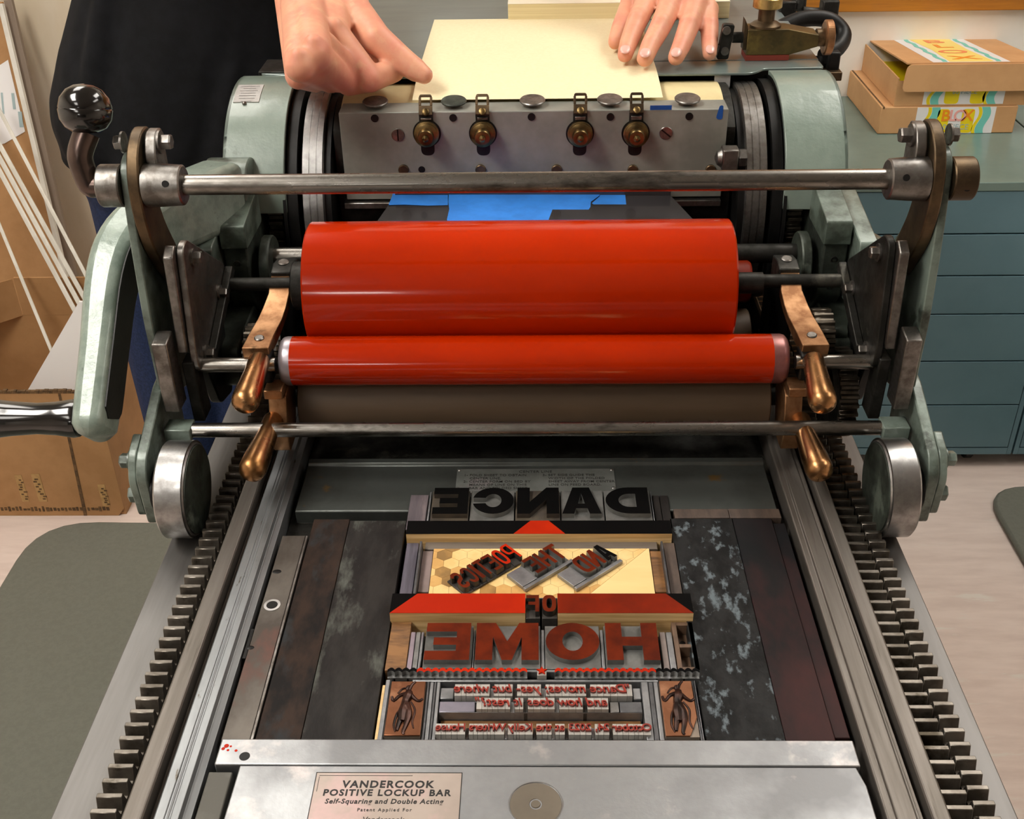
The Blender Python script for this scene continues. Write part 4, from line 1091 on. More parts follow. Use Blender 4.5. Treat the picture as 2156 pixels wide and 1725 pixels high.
for px in (850, 888, 1012, 1172, 1332, 1496):
    q = P(px, 357, y=GY)
    hole = px == 888
    MB().lathe((q.x, GY + .001, q.z), (0, -1, 0), [(0, .0052), (.003, .0052), (.0036, .0046), (.0036, .001)] if not hole else [(0, .0034), (.0013, .0034)], 24).build('bar_bolt', BLACKIRON if hole else BRONZE_DK, bar, ang=25)
# blue tape scraps on the bar
q0, q1 = P(1369, 222, y=GY), P(1414, 231, y=GY)
MB().box(q0.x, q1.x, GY - .0004, GY - .0001, q1.z, q0.z).build('tape_scrap', BLUEDK, bar)
q0, q1 = P(1509, 222, y=GY), P(1521, 250, y=GY)
MB().prism(rounded([(q0.x, q1.z), (q1.x, q1.z - .001), (q1.x, q0.z), (q0.x + .003, q0.z)], .003), GY - .0004, GY - .0001, 'y').build('tape_scrap', BLUEDK, bar)


def gripper(px):
    """paper gripper: slotted finger on top, brass knob on the face, black slot below"""
    q = P(px, 280, y=GY); x = q.x; zk = q.z
    root = MB().box(x - .0068, x + .0068, GY - .0012, GY - .0001, zk, 1.1478).build('gripper', DARK, car, bev=.0004)
    f_ = MB().box(x - .0066, x + .0066, GY - .0030, GY - .0014, 1.1440, 1.1530)
    for a, b, c, d in ((-.0066, -.0042, 1.1530, 1.1610), (.0042, .0066, 1.1530, 1.1610)): f_.box(x + a, x + b, GY - .0030, GY - .0014, c, d)
    f_.prism(rounded([(x - .0066, 1.1610), (x + .0066, 1.1610), (x + .0052, 1.1636), (x - .0052, 1.1636)], .001, 2), GY - .0030, GY - .0014, 'y')
    f_.xf(Matrix.Translation((0, GY, 1.148)) @ Matrix.Rotation(radians(-30), 4, 'X') @ Matrix.Translation((0, -GY, -1.148)))
    f_.build('finger', BRONZE_DK, root, bev=.0005)
    MB().lathe((x, GY - .0030, 1.1480), (0, -.75, .6), [(0, .0034), (.0016, .0034), (.0022, .0024)], 20).build('finger_screw', BRASS, root)
    MB().box(x - .0050, x + .0050, GY - .0034, GY - .0013, zk + .0135, 1.1425).build('spring_tab', STEEL, root, bev=.0004)
    MB().cyl((x, GY - .0005, zk), (x, GY - .0014, zk), .0136, seg=40).build('backing_disc', BLACKIRON, root)
    MB().lathe((x, GY - .0015, zk + .0010), (0, -1, -.03), [(0, .0112), (.0020, .0122), (.0050, .0122), (.0055, .0110), (.0090, .0116), (.0096, .0106), (.0102, .0078), (.0150, .0076), (.0163, .0070), (.0167, .0050), (.0168, .0035), (.0188, .0032), (.0198, .001)], 48).build('knob', BRASS, root, ang=22)
    MB().prism(rounded([(x - .0066, zk - .0225), (x + .0066, zk - .0225), (x + .0066, zk), (x - .0066, zk)], .006, 5), GY - .0003, GY + .001, 'y').build('slot', BLACKIRON, root)


for px in (899, 1017, 1221, 1338): gripper(px)
# knurled reel knob and adjusting nut at the right end
MB().lathe((.178, 1.0450, 1.0220), (1, 0, 0), [(0, .013), (.0015, .0155), (.014, .0155), (.0155, .013)], 30).build('knurled_knob', STEEL, car, flat=True)
q = P(1540, 332, y=1.042)
MB().lathe((q.x - .016, 1.042, q.z), (1, 0, 0), [(0, .002), (.002, .0065), (.005, .0085), (.006, .009)], 32).build('dome_nut', STEEL, car)
MB().box(q.x - .010, q.x + .006, 1.034, 1.050, q.z - .0105, q.z + .010).build('clamp_block', STEEL, car, bev=.0015)
MB().lathe((q.x + .0062, 1.042, q.z), (1, 0, 0), [(0, .008), (.001, .009), (.007, .009), (.008, .008)], 6).build('lock_nut', STEEL, car)
MB().cyl((q.x - .002, 1.042, q.z - .0105), (q.x - .002, 1.042, q.z - .03), .004).build('stud', STEEL, car)

# ---- curved guards over the gears
for s in (-1, 1):
    R1 = .1215
    prof_o = [(CY + R1 * cos(radians(a)), CZ + R1 * sin(radians(a))) for a in range(78, 151, 6)]
    prof_o += [(1.0205, 1.09), (1.0180, 1.060)]
    prof_i = [(y + .0045 * (CY - y) / R1 + (.004 if z < 1.095 else 0), z - .0045 * (z - CZ) / R1) for y, z in prof_o]
    prof_i[-1] = (1.0235, 1.060); prof_i[-2] = (1.0250, 1.09)
    a, b = s * .2405, s * .3000
    sh = MB()
    # shell; outer corner has a notch low on the front
    sh.prism(prof_o[:-2] + prof_i[:-2][::-1], a, b)
    sh.prism([prof_o[-3], prof_o[-2], prof_i[-2], prof_i[-3]], a, s * .2690)
    sh.prism([prof_o[-2], prof_o[-1], prof_i[-1], prof_i[-2]], a, s * .2690)
    # outer end wall
    sh.prism(prof_o[:-2] + [(1.035, 1.085), (1.15, 1.085)], b - s * .004, b)
    g_ = sh.build('gear_guard', GREEN, car, bev=.0008)
    MB().prism([(1.027, 1.0965), (1.027, 1.058), (1.05, 1.058), (1.05, 1.0965)], s * .2700, s * .2985).build('guard_bracket', GREENW, car, bev=.0012)
    # dark inner lip
    MB().ring((s * .2406, CY, CZ), (s, 0, 0), .1130, .1168, .003, 60, a0=radians(70), a1=radians(190), ref=(0, 1, 0) if s > 0 else (0, 1, 0)).build('guard_lip', BLACKIRON, car) if s > 0 else MB().ring((-.2436, CY, CZ), (1, 0, 0), .1130, .1168, .003, 60, a0=radians(70), a1=radians(190), ref=(0, 1, 0)).build('guard_lip', BLACKIRON, car)
    if s < 0:
        pm = MB()
        aa = [radians(a_) for a_ in range(97, 115, 3)]
        pts = [(CY + (R1 + .0006) * cos(t), CZ + (R1 + .0006) * sin(t)) for t in aa]; pti = [(CY + (R1 - .0002) * cos(t), CZ + (R1 - .0002) * sin(t)) for t in aa]
        pm.prism(pts + pti[::-1], -.2955, -.2700)
        gp = pm.build('maker_plate', LABELG, car)
        ln_ = MB()
        for k in range(7):
            t = radians(99 + k * 2.1); y, z = CY + (R1 + .0008) * cos(t), CZ + (R1 + .0008) * sin(t)
            wv = (.9, .6, .85, .7, .8, .75, .5)[k]
            n_ = Vector((0, cos(t), sin(t))); tv = Vector((0, -sin(t), cos(t)))
            c = Vector((-.28275, y, z)); hw_ = .0105 * wv
            ln_.add([c + Vector((-hw_, 0, 0)) - tv * .00025, c + Vector((hw_, 0, 0)) - tv * .00025, c + Vector((hw_, 0, 0)) + tv * .00025, c + Vector((-hw_, 0, 0)) + tv * .00025], [(0, 1, 2, 3)])
        ln_.build('engraved_lines', ENGR, gp, flat=True)
        t = radians(113.0); MB().ball((-.284, CY + (R1 + .0006) * cos(t), CZ + (R1 + .0006) * sin(t)), .0022, 12, 8).build('rivet', STEEL, gp)

# ---- trip lever with black ball (left) on the top rod
kx = -.3340
pb = P(173, 345, y=.8190); pk = P(183, 280, y=.8270)
pts = [(kx + .0005, .8165, 1.1675), (kx - .004, .8165, 1.1675), (pb.x + .0035, .8167, 1.1690), (pb.x + .0003, .8180, pb.z - .003), (pb.x, .8200, pb.z + .008), pk]
lv = MB().tube(pts, [.0092, .0092, .0094, .0094, .0096, .0098], 20).build('trip_lever', M('brown_steel_lever', '6a5a54', '4b403b', .25, .9, 12), car)
MB().lathe(pk, (.05, .3, 1), [(0, .006), (.0005, .010), (.004, .0155), (.010, .0192), (.0170, .0202), (.0180, .0196), (.0190, .0199), (.026, .0182), (.032, .0135), (.0352, .0075), (.0362, .001)], 48).build('ball_knob', BLACKPL, lv, ang=40)

# ---- hand crank (left)
cpath = [((-.3555, .7480, .9880), .026, .044), ((-.3555, .7660, .0025 + 1.), .027, .046), ((-.3550, .8000, 1.0340), .028, .046), ((-.3545, .8420, 1.0720), .031, .048), ((-.3490, .8700, 1.0890), .034, .052), ((-.3350, .9000, 1.0960), .038, .056), ((-.3130, .9450, 1.0960), .042, .060), ((-.2900, 1.0000, 1.0900), .046, .062)]
CRM = M('hammered_green_enamel', '8f9c91', '79877d', .3, .1, 60, .4, .62, c3='5e665d', s3=40, lo3=.66, hi3=.72, bump=.5, bscale=70, coat=.25)


def sweep(path, k0=1., inset=0.):
    vs = []; fs = []; n = len(path)
    for i, (p, w_, d_) in enumerate(path):
        p = Vector(p); t = (Vector(path[min(i + 1, n - 1)][0]) - Vector(path[max(i - 1, 0)][0])).normalized()
        sd = Vector((1, 0, 0)); sd = (sd - t * sd.dot(t)).normalized(); nn = sd.cross(t)
        if nn.z < 0: nn = -nn
        for a_, b_ in ((-1, 1), (1, 1), (1, -1), (-1, -1)):
            if inset: vs.append(p + sd * (w_ / 2 + (.0006 if a_ > 0 else -.0005)) + nn * (b_ * (d_ / 2 - inset)))
            else: vs.append(p + sd * (a_ * w_ / 2) + nn * (b_ * d_ / 2))
    for i in range(n - 1):
        for k in range(4): fs.append((i * 4 + k, i * 4 + (k + 1) % 4, (i + 1) * 4 + (k + 1) % 4, (i + 1) * 4 + k))
    fs += [(0, 1, 2, 3), (4 * n - 1, 4 * n - 2, 4 * n - 3, 4 * n - 4)]
    return MB().add(vs, fs)


_c = cpath; cpath = []
for i in range(len(_c) - 1):
    p0 = Vector(_c[max(i - 1, 0)][0]); p1 = Vector(_c[i][0]); p2 = Vector(_c[i + 1][0]); p3 = Vector(_c[min(i + 2, len(_c) - 1)][0])
    for k in range(4):
        t = k / 4
        cpath.append((.5 * ((2 * p1) + (p2 - p0) * t + (2 * p0 - 5 * p1 + 4 * p2 - p3) * t * t + (3 * p1 - p0 - 3 * p2 + p3) * t ** 3), _c[i][1] * (1 - t) + _c[i + 1][1] * t, _c[i][2] * (1 - t) + _c[i + 1][2] * t))
cpath.append(_c[-1])
cpath = [(Vector((-.3555, .7415, .9815)), .020, .026)] + cpath
ck = sweep(cpath).build('crank_arm', CRM, car, ang=60)
ssd = ck.modifiers.new('rounding', 'BEVEL'); ssd.width = .009; ssd.segments = 4; ssd.limit_method = 'ANGLE'; ssd.angle_limit = radians(60)
sweep([((-.3555, .7560, .9915), .0265, .034)] + cpath[4:-8], 1., .0055).build('crank_inner_shade', BLACKIRON, ck)  # dark strip on the inner face, painting in the shade of that side
MB().cyl((-.3120, 1.02, 1.085), (-.2700, 1.02, 1.085), .03).build('crank_hub', GREENW, car, bev=.002)
hc = Vector((-.3690, .7540, .9935))
MB().lathe(hc, (-1, 0, 0), [(0, .0150), (.004, .0158), (.018, .0138), (.034, .0128), (.055, .0142), (.080, .0175), (.105, .0188), (.125, .016), (.13, .008)], 48).build('crank_handle', BLACKPL, car, ang=50)

# ================================================================ feed board at the back of the press
FB = 1.1575
fb = thing('feed_board', (0, 1.4, 1.10), 'grey painted feed board at the back of the press, under the paper', 'feed board')
e0, e1 = P(1390, 168, z=FB), P(1590, 170, z=FB)
ye = 1.1440
brd = MB().slab([(-.30, 1.86), (-.222, 1.2090), (-.222, 1.192), (.2995, 1.192), (.2995, 1.60), (.30, 1.86)][::-1], FB - .012, FB - .0008)
brd.build('board', BOARD, fb, bev=.0008)
fs = [(-.2830, 1.160), (-.2860, 1.1900), (.2990, 1.1900), (.2990, 1.1620), (.2360, 1.1600), (.2290, 1.1500), (.2200, ye), (-.2200, ye), (-.235, 1.150)]
MB().slab(rounded(fs, .005, 3), FB - .0035, FB - .0010).build('front_plate', M('grey_green_plate', '7d8a86', '74817d', .22, .3, 10, coat=.2), fb, bev=.0006)
MB().box(-.2860, -.2230, 1.162, 1.2100, FB - .0050, FB + .0005).build('side_lip', DARK, fb, bev=.0008)
MB().box(-.216, .296, 1.1902, 1.1918, FB - .012, FB - .006).build('gap_strip', BLACKIRON, fb)
MB().box(-.2200, .2990, 1.2450, 1.2490, 1.02, FB - .0122).build('dark_gap_filler', BLACKIRON, fb)  # dark panel added so the gap below the board stays dark
for px, mt in ((708, LABELW), (741, LABELW)):
    q = P(px, 184, y=1.15)
# paper scale tabs hanging below the front edge
for a, b in ((675, 707), (710, 742)):
    q0, q1 = P(a, 178, y=1.1460), P(b, 190, y=1.1460)
    MB().box(q0.x, q1.x, 1.1460, 1.1466, q1.z, FB - .0036).build('scale_tab', LABELW, fb)
q0, q1 = P(1504, 170, y=1.1460), P(1536, 186, y=1.1460)
MB().box(q0.x, q1.x, 1.1460, 1.1466, q1.z, FB - .0036).build('scale_tab', LABELG, fb)
for s in (-1, 1):
    MB().box(s * .27 - .012, s * .27 + .012, 1.58, 1.62, .893, FB - .0122).build('support_post', GREENW, fb, bev=.002)
# side guide: brass block with knobs
sg = thing('side_guide', (.26, 1.24, FB - .0008), 'brass paper side guide with knurled knobs on the right of the feed board', 'side guide')
p0, p1 = P(1570, 128, z=FB), P(1706, 125, z=FB)
gx0, gx1, gy0 = p0.x, p1.x, p0.y
SGM = M('dirty_brass_block', '6b5a35', '50452c', .42, .7, 40, c3='85723f', s3=14)
MB().prism([(gx0, FB + .005), (gx0 + .045, FB + .005), (gx1 + .006, FB + .013), (gx1 + .006, FB + .025), (gx0 + .042, FB + .031), (gx0, FB + .031)], gy0 + .002, gy0 + .03, 'y').build('block', SGM, sg, bev=.0008)
MB().box(gx0, gx0 + .045, gy0 + .002, gy0 + .03, FB - .0006, FB + .0049).build('red_felt_pad', M('red_pad', '7a2d1e', rough=.6), sg)
MB().prism([(gx0 - .0035, FB + .010), (gx0 - .0003, FB + .010), (gx0 - .0003, FB + .034), (gx0 - .0035, FB + .041)], gy0 + .004, gy0 + .018, 'y').build('side_fin', BRONZE_DK, sg)
cx_ = gx0 + .020; cy_ = gy0 + .016
MB().lathe((cx_, cy_, FB + .0312), (0, 0, 1), [(0, .0160), (.002, .0160), (.0045, .0125), (.006, .0085), (.0185, .0085)], 40).build('post', BRONZE_DK, sg, ang=25)
MB().lathe((cx_, cy_, FB + .0499), (0, 0, 1), [(0, .0135), (.001, .0150), (.010, .0150), (.011, .0135)], 44).build('top_knob', BRASS_BR, sg, flat=True)
MB().cyl((gx1 + .0062, cy_, FB + .019), (gx1 + .014, cy_, FB + .019), .009).build('spindle', BRONZE_DK, sg)
MB().lathe((gx1 + .0142, cy_, FB + .019), (1, 0, 0), [(0, .016), (.001, .0178), (.0075, .0178), (.0085, .016)], 44).build('side_knob', BRONZE, sg, flat=True)
MB().cyl((gx0 - .0036, cy_ - .004, FB + .021), (gx0 - .014, cy_ - .004, FB + .021), .0055).build('rod', DARK, sg)
MB().prism(rounded([(gx0 - .030, FB + .0008), (gx0 - .018, FB + .0008), (gx0 - .014, FB + .036), (gx0 - .026, FB + .037)], .002, 2), gy0 + .002, gy0 + .010, 'y').build('guide_finger', DARK, sg, bev=.0006)
MB().prism(rounded([(gx0 - .0385, FB + .013), (gx0 - .0300, FB + .003), (gx0 - .0272, FB + .016), (gx0 - .0395, FB + .017)], .003, 2), gy0 + .002, gy0 + .010, 'y').build('guide_jaw', STEEL, sg, bev=.0006)
for z in (FB + .031, FB + .010):
    MB().cyl((gx0 - .0225, gy0 + .0018, z), (gx0 - .0225, gy0 - .001, z), .0042, seg=20).build('screw', STEEL, sg)
# hose and linkage behind the guide
hs = MB().tube([P(1640, 60, y=1.36), P(1690, 40, y=1.37), P(1745, 42, y=1.37), P(1775, 70, y=1.36), P(1765, 100, y=1.34), P(1735, 118, y=1.32)], .0095, 16)
tag(hs.build('black_hose', BLACKIRON), 'thick black hose curling behind the brass side guide', 'hose')
lk = thing('rear_linkage', (.31, 1.33, 1.05), 'dark iron linkage standing behind the feed board at right', 'linkage')
MB().tube([P(1732, 120, y=1.33), P(1727, 150, y=1.325), P(1738, 180, y=1.32), P(1738, 330, y=1.30)], [.009, .008, .008, .008], 14).build('rod', BLACKIRON, lk)
MB().tube([P(1760, -60, y=1.42), P(1745, 22, y=1.40), P(1690, 28, y=1.40)], .008, 12).build('upper_rod', DARK, lk)
MB().tube([P(1692, -80, y=1.43), P(1680, 22, y=1.41)], .009, 12).build('upper_rod', DARK, lk)
le = P(1738, 330, y=1.30); MB().tube([le + Vector((0, 0, .012)), le - Vector((.004, 0, .03)), Vector((.318, 1.30, .905)), Vector((.302, 1.30, .886))], .0075, 14).build('mounting_arm', BLACKIRON, lk)
a = P(1655, 25, y=1.41); MB().box(a.x - .010, a.x + .010, 1.40, 1.42, a.z - .016, a.z + .014).build('clamp', DARK, lk, bev=.002)
a = P(1745, 20, y=1.40); MB().box(a.x - .010, a.x + .010, 1.39, 1.41, a.z - .012, a.z + .012).build('clamp', DARK, lk, bev=.002)
a = P(1752, 128, y=1.32); MB().box(a.x - .007, a.x + .007, 1.31, 1.33, a.z - .012, a.z + .012).build('clamp', BLACKIRON, lk, bev=.002)
a = P(1740, 155, y=1.31); MB().box(a.x - .02, a.x + .016, 1.30, 1.325, a.z - .006, a.z + .004).build('bracket', BRONZE_DK, lk, bev=.001)

# ================================================================ ink rollers
dr = thing('ink_drum', (0, DY, DZ - DR), 'large glossy red ink drum across the middle of the press', 'ink drum')
DX1 = P(1553, 600, y=DY - .045).x
dl = DX1 + .1960
MB().lathe((-.1960, DY, DZ), (1, 0, 0), [(0, .045), (0, DR - .0015), (.0015, DR), (dl - .0015, DR), (dl, DR - .0015), (dl, .045)], 128).build('drum', RED, dr, ang=25)
MB().lathe((-.2130, DY, DZ), (1, 0, 0), [(0, .020), (.001, .0215), (.0165, .0215), (.0166, .044)], 48).build('end_collar', DARK, dr, ang=25)
MB().lathe((DX1 + .0002, DY, DZ), (1, 0, 0), [(0, .044), (.0005, .0095), (.030, .0095)], 48).build('end_collar', DARK, dr, ang=25)
rd = thing('rider_roller', (0, RY, RZ - RR), 'slim glossy red rider roller with steel ends in front of the drum', 'ink roller')
MB().lathe((-.2060, RY, RZ), (1, 0, 0), [(0, RR), (.4060, RR)], 96).build('inked_roller', RED, rd, ang=25)
MB().lathe((-.2155, RY, RZ), (1, 0, 0), [(0, .012), (.0001, RR - .003), (.002, RR - .0008), (.005, RR), (.0095, RR)], 72).build('steel_end', RUBBER_END, rd, ang=50)
MB().lathe((.2000, RY, RZ), (1, 0, 0), [(0, RR), (.008, RR), (.011, RR - .0008), (.013, RR - .003), (.0131, .012)], 72).build('steel_end', M('pink_hazed_steel', '9c6a66', '7c4a48', .35, .5, 20), rd, ang=50)
f1 = thing('form_roller', (0, FY, FZR - FR), 'brown form roller low in front, under the red rider roller', 'form roller')
MB().lathe((-.2060, FY, FZR), (1, 0, 0), [(0, .018), (.0001, FR - .001), (.001, FR), (.409, FR), (.410, FR - .001), (.4101, .018)], 96).build('rubber_roller', RUBBER, f1, ang=25)
MB().cyl((-.2180, FY, FZR), (.2180, FY, FZR), .008).build('core', DARK, f1)
f2 = thing('form_roller', (0, .947, FZR - FR), 'rear form roller hidden low behind the ink drum', 'form roller')
MB().lathe((-.2060, .947, FZR), (1, 0, 0), [(0, .018), (.0001, FR - .001), (.001, FR), (.409, FR), (.410, FR - .001), (.4101, .018)], 96).build('rubber_roller', RUBBER, f2, ang=25)
r2 = thing('rider_roller', (0, .972, 1.0045 - .02), 'red rider roller peeking out behind the right end of the drum', 'ink roller')
MB().lathe((-.2060, .972, 1.0065), (1, 0, 0), [(0, .01), (.0001, .019), (.001, .0205), (.409, .0205), (.412, .0185), (.4121, .01)], 72).build('inked_roller', REDDK, r2, ang=40)

# ---- yokes with their lifting handles
for s in (-1, 1):
    side = 'left' if s < 0 else 'right'
    yk = thing('roller_yoke', (s * .232, .83, .94), f'bronze roller yoke with two round-ended handles at the {side} end of the rollers', 'roller yoke', 'bronze roller yokes')
    xa = s * .2205; xb = s * .2360
    # upper strap: from beside the drum, jogging outward and down to the rider axle
    st_ = MB()
    prof = [(.9160, 1.0425, .2215, .2385), (.9020, 1.0410, .2195, .2375), (.8900, 1.0375, .2175, .2365), (.8730, 1.0315, .2180, .2390), (.8600, 1.0280, .2190, .2410), (.8360, 1.0258, .2215, .2440), (.8140, 1.0245, .2230, .2455)]
    vs = []; fs = []
    for i, (y, z, a, b) in enumerate(prof):
        d = Vector((0, prof[min(i + 1, 6)][0] - prof[max(i - 1, 0)][0], prof[min(i + 1, 6)][1] - prof[max(i - 1, 0)][1])).normalized(); n = Vector((0, d.z, -d.y))
        if n.z < 0: n = -n
        lo_ = .011 if i > 4 else .008
        for x, k in ((a, 0), (b, 0), (b, -1), (a, -1)): vs.append(Vector((s * x, y, z)) + n * (k * lo_))
    for i in range(6):
        for k in range(4): fs.append((i * 4 + k, i * 4 + (k + 1) % 4, (i + 1) * 4 + (k + 1) % 4, (i + 1) * 4 + k))
    fs += [(0, 1, 2, 3), (27, 26, 25, 24)]
    st_.add(vs, fs)
    st_.build('strap', BRONZE, yk, bev=.0008)
    MB().prism([(.9150, 1.0460), (.9280, 1.0490), (.9480, 1.0450), (.9480, 1.0200), (.9150, 1.0290)], s * .2200, s * .2385).build('clamp_block', DARK, yk, bev=.0012)
    MB().lathe((s * .2290, .9300, 1.0483), (0, -.1, 1), [(0, .0052), (.0012, .0052), (.002, .0042)], 20).build('clamp_screw', STEEL, yk)
    MB().lathe((s * .2335, .8290, 1.0252), (0, -.1, 1), [(0, .0042), (.0010, .0042), (.0016, .0034)], 24).build('screw', STEEL, yk)
    MB().box(s * .2370 if s < 0 else .2215, s * .2215 if s < 0 else .2370, .8080, .8270, .9930, 1.0180).build('dark_socket', BLACKIRON, yk, bev=.002)
    # lower block on the front form roller
    MB().prism([(.8230, .9880), (.8020, .9830), (.7910, .9520), (.7950, .9330), (.8200, .9330), (.8400, .9700)], s * .2110, s * .2260).build('lower_block', BRONZE, yk, bev=.001)
    MB().box(s * .2275 if s < 0 else .2120, s * .2120 if s < 0 else .2275, .795, .815, .985, .9935).build('step', BRONZE, yk, bev=.001)
    a = P(547 if s < 0 else 1712, 757, y=.8050); b = P(512 if s < 0 else 1735, 858, y=.7430)
    def handle(a, b, r0, r1, nm='handle'):
        L_ = (b - a).length
        MB().lathe(a, b - a, [(0, r0 * .9), (.002, r0), (L_ * .35, r0 * 1.02), (L_ * .7, r1 * .97), (L_ - r1 * .8, r1), (L_ - r1 * .35, r1 * .90), (L_ - r1 * .1, r1 * .66), (L_ + r1 * .05, r1 * .3), (L_ + r1 * .08, .0004)], 40).build(nm, HANDLE, yk, ang=60)
    handle(a, b, .0090, .0112)
    a = P(577 if s < 0 else 1683, 882, y=.7990); b = P(526 if s < 0 else 1730, 1002, y=.7250)
    handle(a, b, .0086, .0112)

# ================================================================ paper, tape, stack
ps = MB()
pz = FB + .0006
bl, br_, tr_, tl_ = P(868, 206, z=1.1495), P(1405, 206, z=1.1495), P(1343, 54, z=pz), P(912, 57, z=pz)
N_ = 14; rows = []
for i in range(N_ + 1):
    t = i / N_
    y = 1.0830 + (1.376 - 1.0830) * (t ** 1.35)
    z = pz if y > 1.165 else pz - .0075 * ((1.165 - y) / .082) ** 1.6
    rows.append((y, z))
prof_ = [(y, z) for y, z in rows] + [(y, z + .00035) for y, z in reversed(rows)]
xa, xb = (bl.x + tl_.x) / 2, (br_.x + tr_.x) / 2
ps.prism(prof_, xa, xb, 'x')
tag(ps.build('paper_sheet', PAPER), 'single cream sheet of paper held by the grippers and both hands', 'paper')
a, b = P(1070, 43, z=FB), P(1500, 34, z=FB)
sk = MB().box(a.x, a.x + .262, a.y, a.y + .30, FB - .0004, FB + .0185)
sk = tag(sk.build('paper_stack', [PAPER2], bev=.0004), 'thick stack of cream paper lying behind the hands on the feed board', 'paper stack', kind='stuff')
MB().box(a.x - .0002, a.x + .2622, a.y - .0002, a.y + .3002, FB + .0186, FB + .0190).build('top_sheet', PAPERT, sk)
# blue masking tape and smoky sheet below the gripper bar
sh = MB()
A = [P(832, 412, y=1.046), P(1412, 412, y=1.046)]
B_ = [P(790, 472, y=.975), P(1465, 468, y=.975)]
C_ = [B_[0] + Vector((-.002, -.03, -.028)), B_[1] + Vector((.002, -.03, -.028))]
top = [A[0] + Vector((0, 0, .012)), A[1] + Vector((0, 0, .012))] + []
vs = [top[0], top[1], A[0], A[1], B_[0], B_[1], C_[0], C_[1]]
th = Vector((0, .0004, -.0006))
sh.add(vs + [v + th for v in vs], [(0, 1, 3, 2), (2, 3, 5, 4), (4, 5, 7, 6), (8, 10, 11, 9), (10, 12, 13, 11), (12, 14, 15, 13), (0, 2, 10, 8), (2, 4, 12, 10), (4, 6, 14, 12), (1, 9, 11, 3), (3, 11, 13, 5), (5, 13, 15, 7), (0, 8, 9, 1), (6, 7, 15, 14)])
tag(sh.build('packing_sheet', ACETATE), 'smoky plastic sheet sloping from the gripper bar down behind the red drum', 'sheet')


def on_sheet(px, py, up=.0006):
    """point on the sloping sheet plane"""
    n = (A[1] - A[0]).cross(B_[0] - A[0]).normalized()
    if n.z < 0: n = -n
    o = A[0] + n * up; d = FW * FPX + RT * (px - IW / 2) - UP * (py - IH / 2)
    return CAM + d * ((o - CAM).dot(n) / d.dot(n))


def tape(label, pxs, up):
    q = [on_sheet(a, b, up) for a, b in pxs]; q2 = [on_sheet(a, b, up - .0004) for a, b in pxs]; n = len(q)
    mb = MB().add(q + q2, [tuple(range(n)), tuple(range(n, 2 * n))[::-1]] + [(i, n + i, n + (i + 1) % n, (i + 1) % n) for i in range(n)])
    return tag(mb.build('masking_tape', BLUE, flat=True), label, 'tape')


tape('wide torn strip of blue masking tape above the red drum', [(945, 408), (944, 425), (946, 440), (941, 462), (944, 476), (965, 470), (975, 476), (1214, 476), (1218, 462), (1232, 455), (1238, 443), (1243, 436), (1244, 425), (1262, 412), (1264, 406)], .0011)
tape('narrow end of blue masking tape left of the wide torn strip', [(828, 406), (818, 432), (850, 431), (900, 433), (943, 432), (943, 406)], .0007)
tape('narrow end of blue masking tape right of the wide torn strip', [(1266, 406), (1262, 414), (1246, 428), (1252, 432), (1290, 434), (1319, 436), (1316, 406)], .0007)

# ================================================================ drawer cabinets on the right
CYF = 2.0743; CT = P(2060, 384, y=CYF).z


def cabinet(x0, x1, label, back):
    t = thing('drawer_cabinet', ((x0 + x1) / 2, CYF + .28, 0), label, 'cabinet', 'teal drawer cabinets')
    zb = P(2060, 957, y=CYF).z
    MB().box(x0, x1, CYF - .002, back, CT - .018, CT).build('cabinet_top', CABTOP, t, bev=.0015)
    MB().box(x0 + .0005, x1 - .0005, CYF + .019, back - .001, zb, CT - .0185).build('carcass', CABM, t, bev=.001)
    zs = [P(2060, y, y=CYF).z for y in (402, 493, 581, 662, 761, 853, 943)]
    for a, b in zip(zs, zs[1:]):
        MB().box(x0 + .012, x1 - .012, CYF, CYF + .0185, b + .0016, a - .0016).build('drawer', CABM, t, bev=.001)
    for a, b, c, d in ((x0 + .0005, x0 + .0105, zb, CT - .0185), (x1 - .0105, x1 - .0005, zb, CT - .0185), (x0 + .011, x1 - .011, zb, zs[-1] - .001)):
        MB().box(a, b, CYF + .0005, CYF + .0188, c, d).build('face_rail', CABM, t)
    for x in (x0 + .07, x1 - .08):
        for y in (CYF + .045, back - .06):
            cs = MB().cyl((x - .010, y, .0215), (x + .010, y, .0215), .021, ch=.003).box(x - .012, x + .012, y - .016, y + .016, .033, zb - .0003)
            cs.build('caster', CASTER, t)


cabinet(.394, 1.0640, 'teal-grey drawer cabinet on casters carrying the two cardboard boxes', 2.635)
cabinet(1.0675, 1.7375, 'teal-grey drawer cabinet cut by the right edge, beside the one with boxes', 2.635)
# ---- two cardboard boxes with printed wrap
z0 = CT
b0, b1, b2 = P(1847, 283, z=z0), P(2136, 284, z=z0), P(1787, 193, z=z0)
bw = b1.x - b0.x; bd = b2.y - b0.y
hz = P(1859, 226, y=b0.y).z
ang = math.atan2(b0.x - b2.x, b2.y - b0.y) * .35


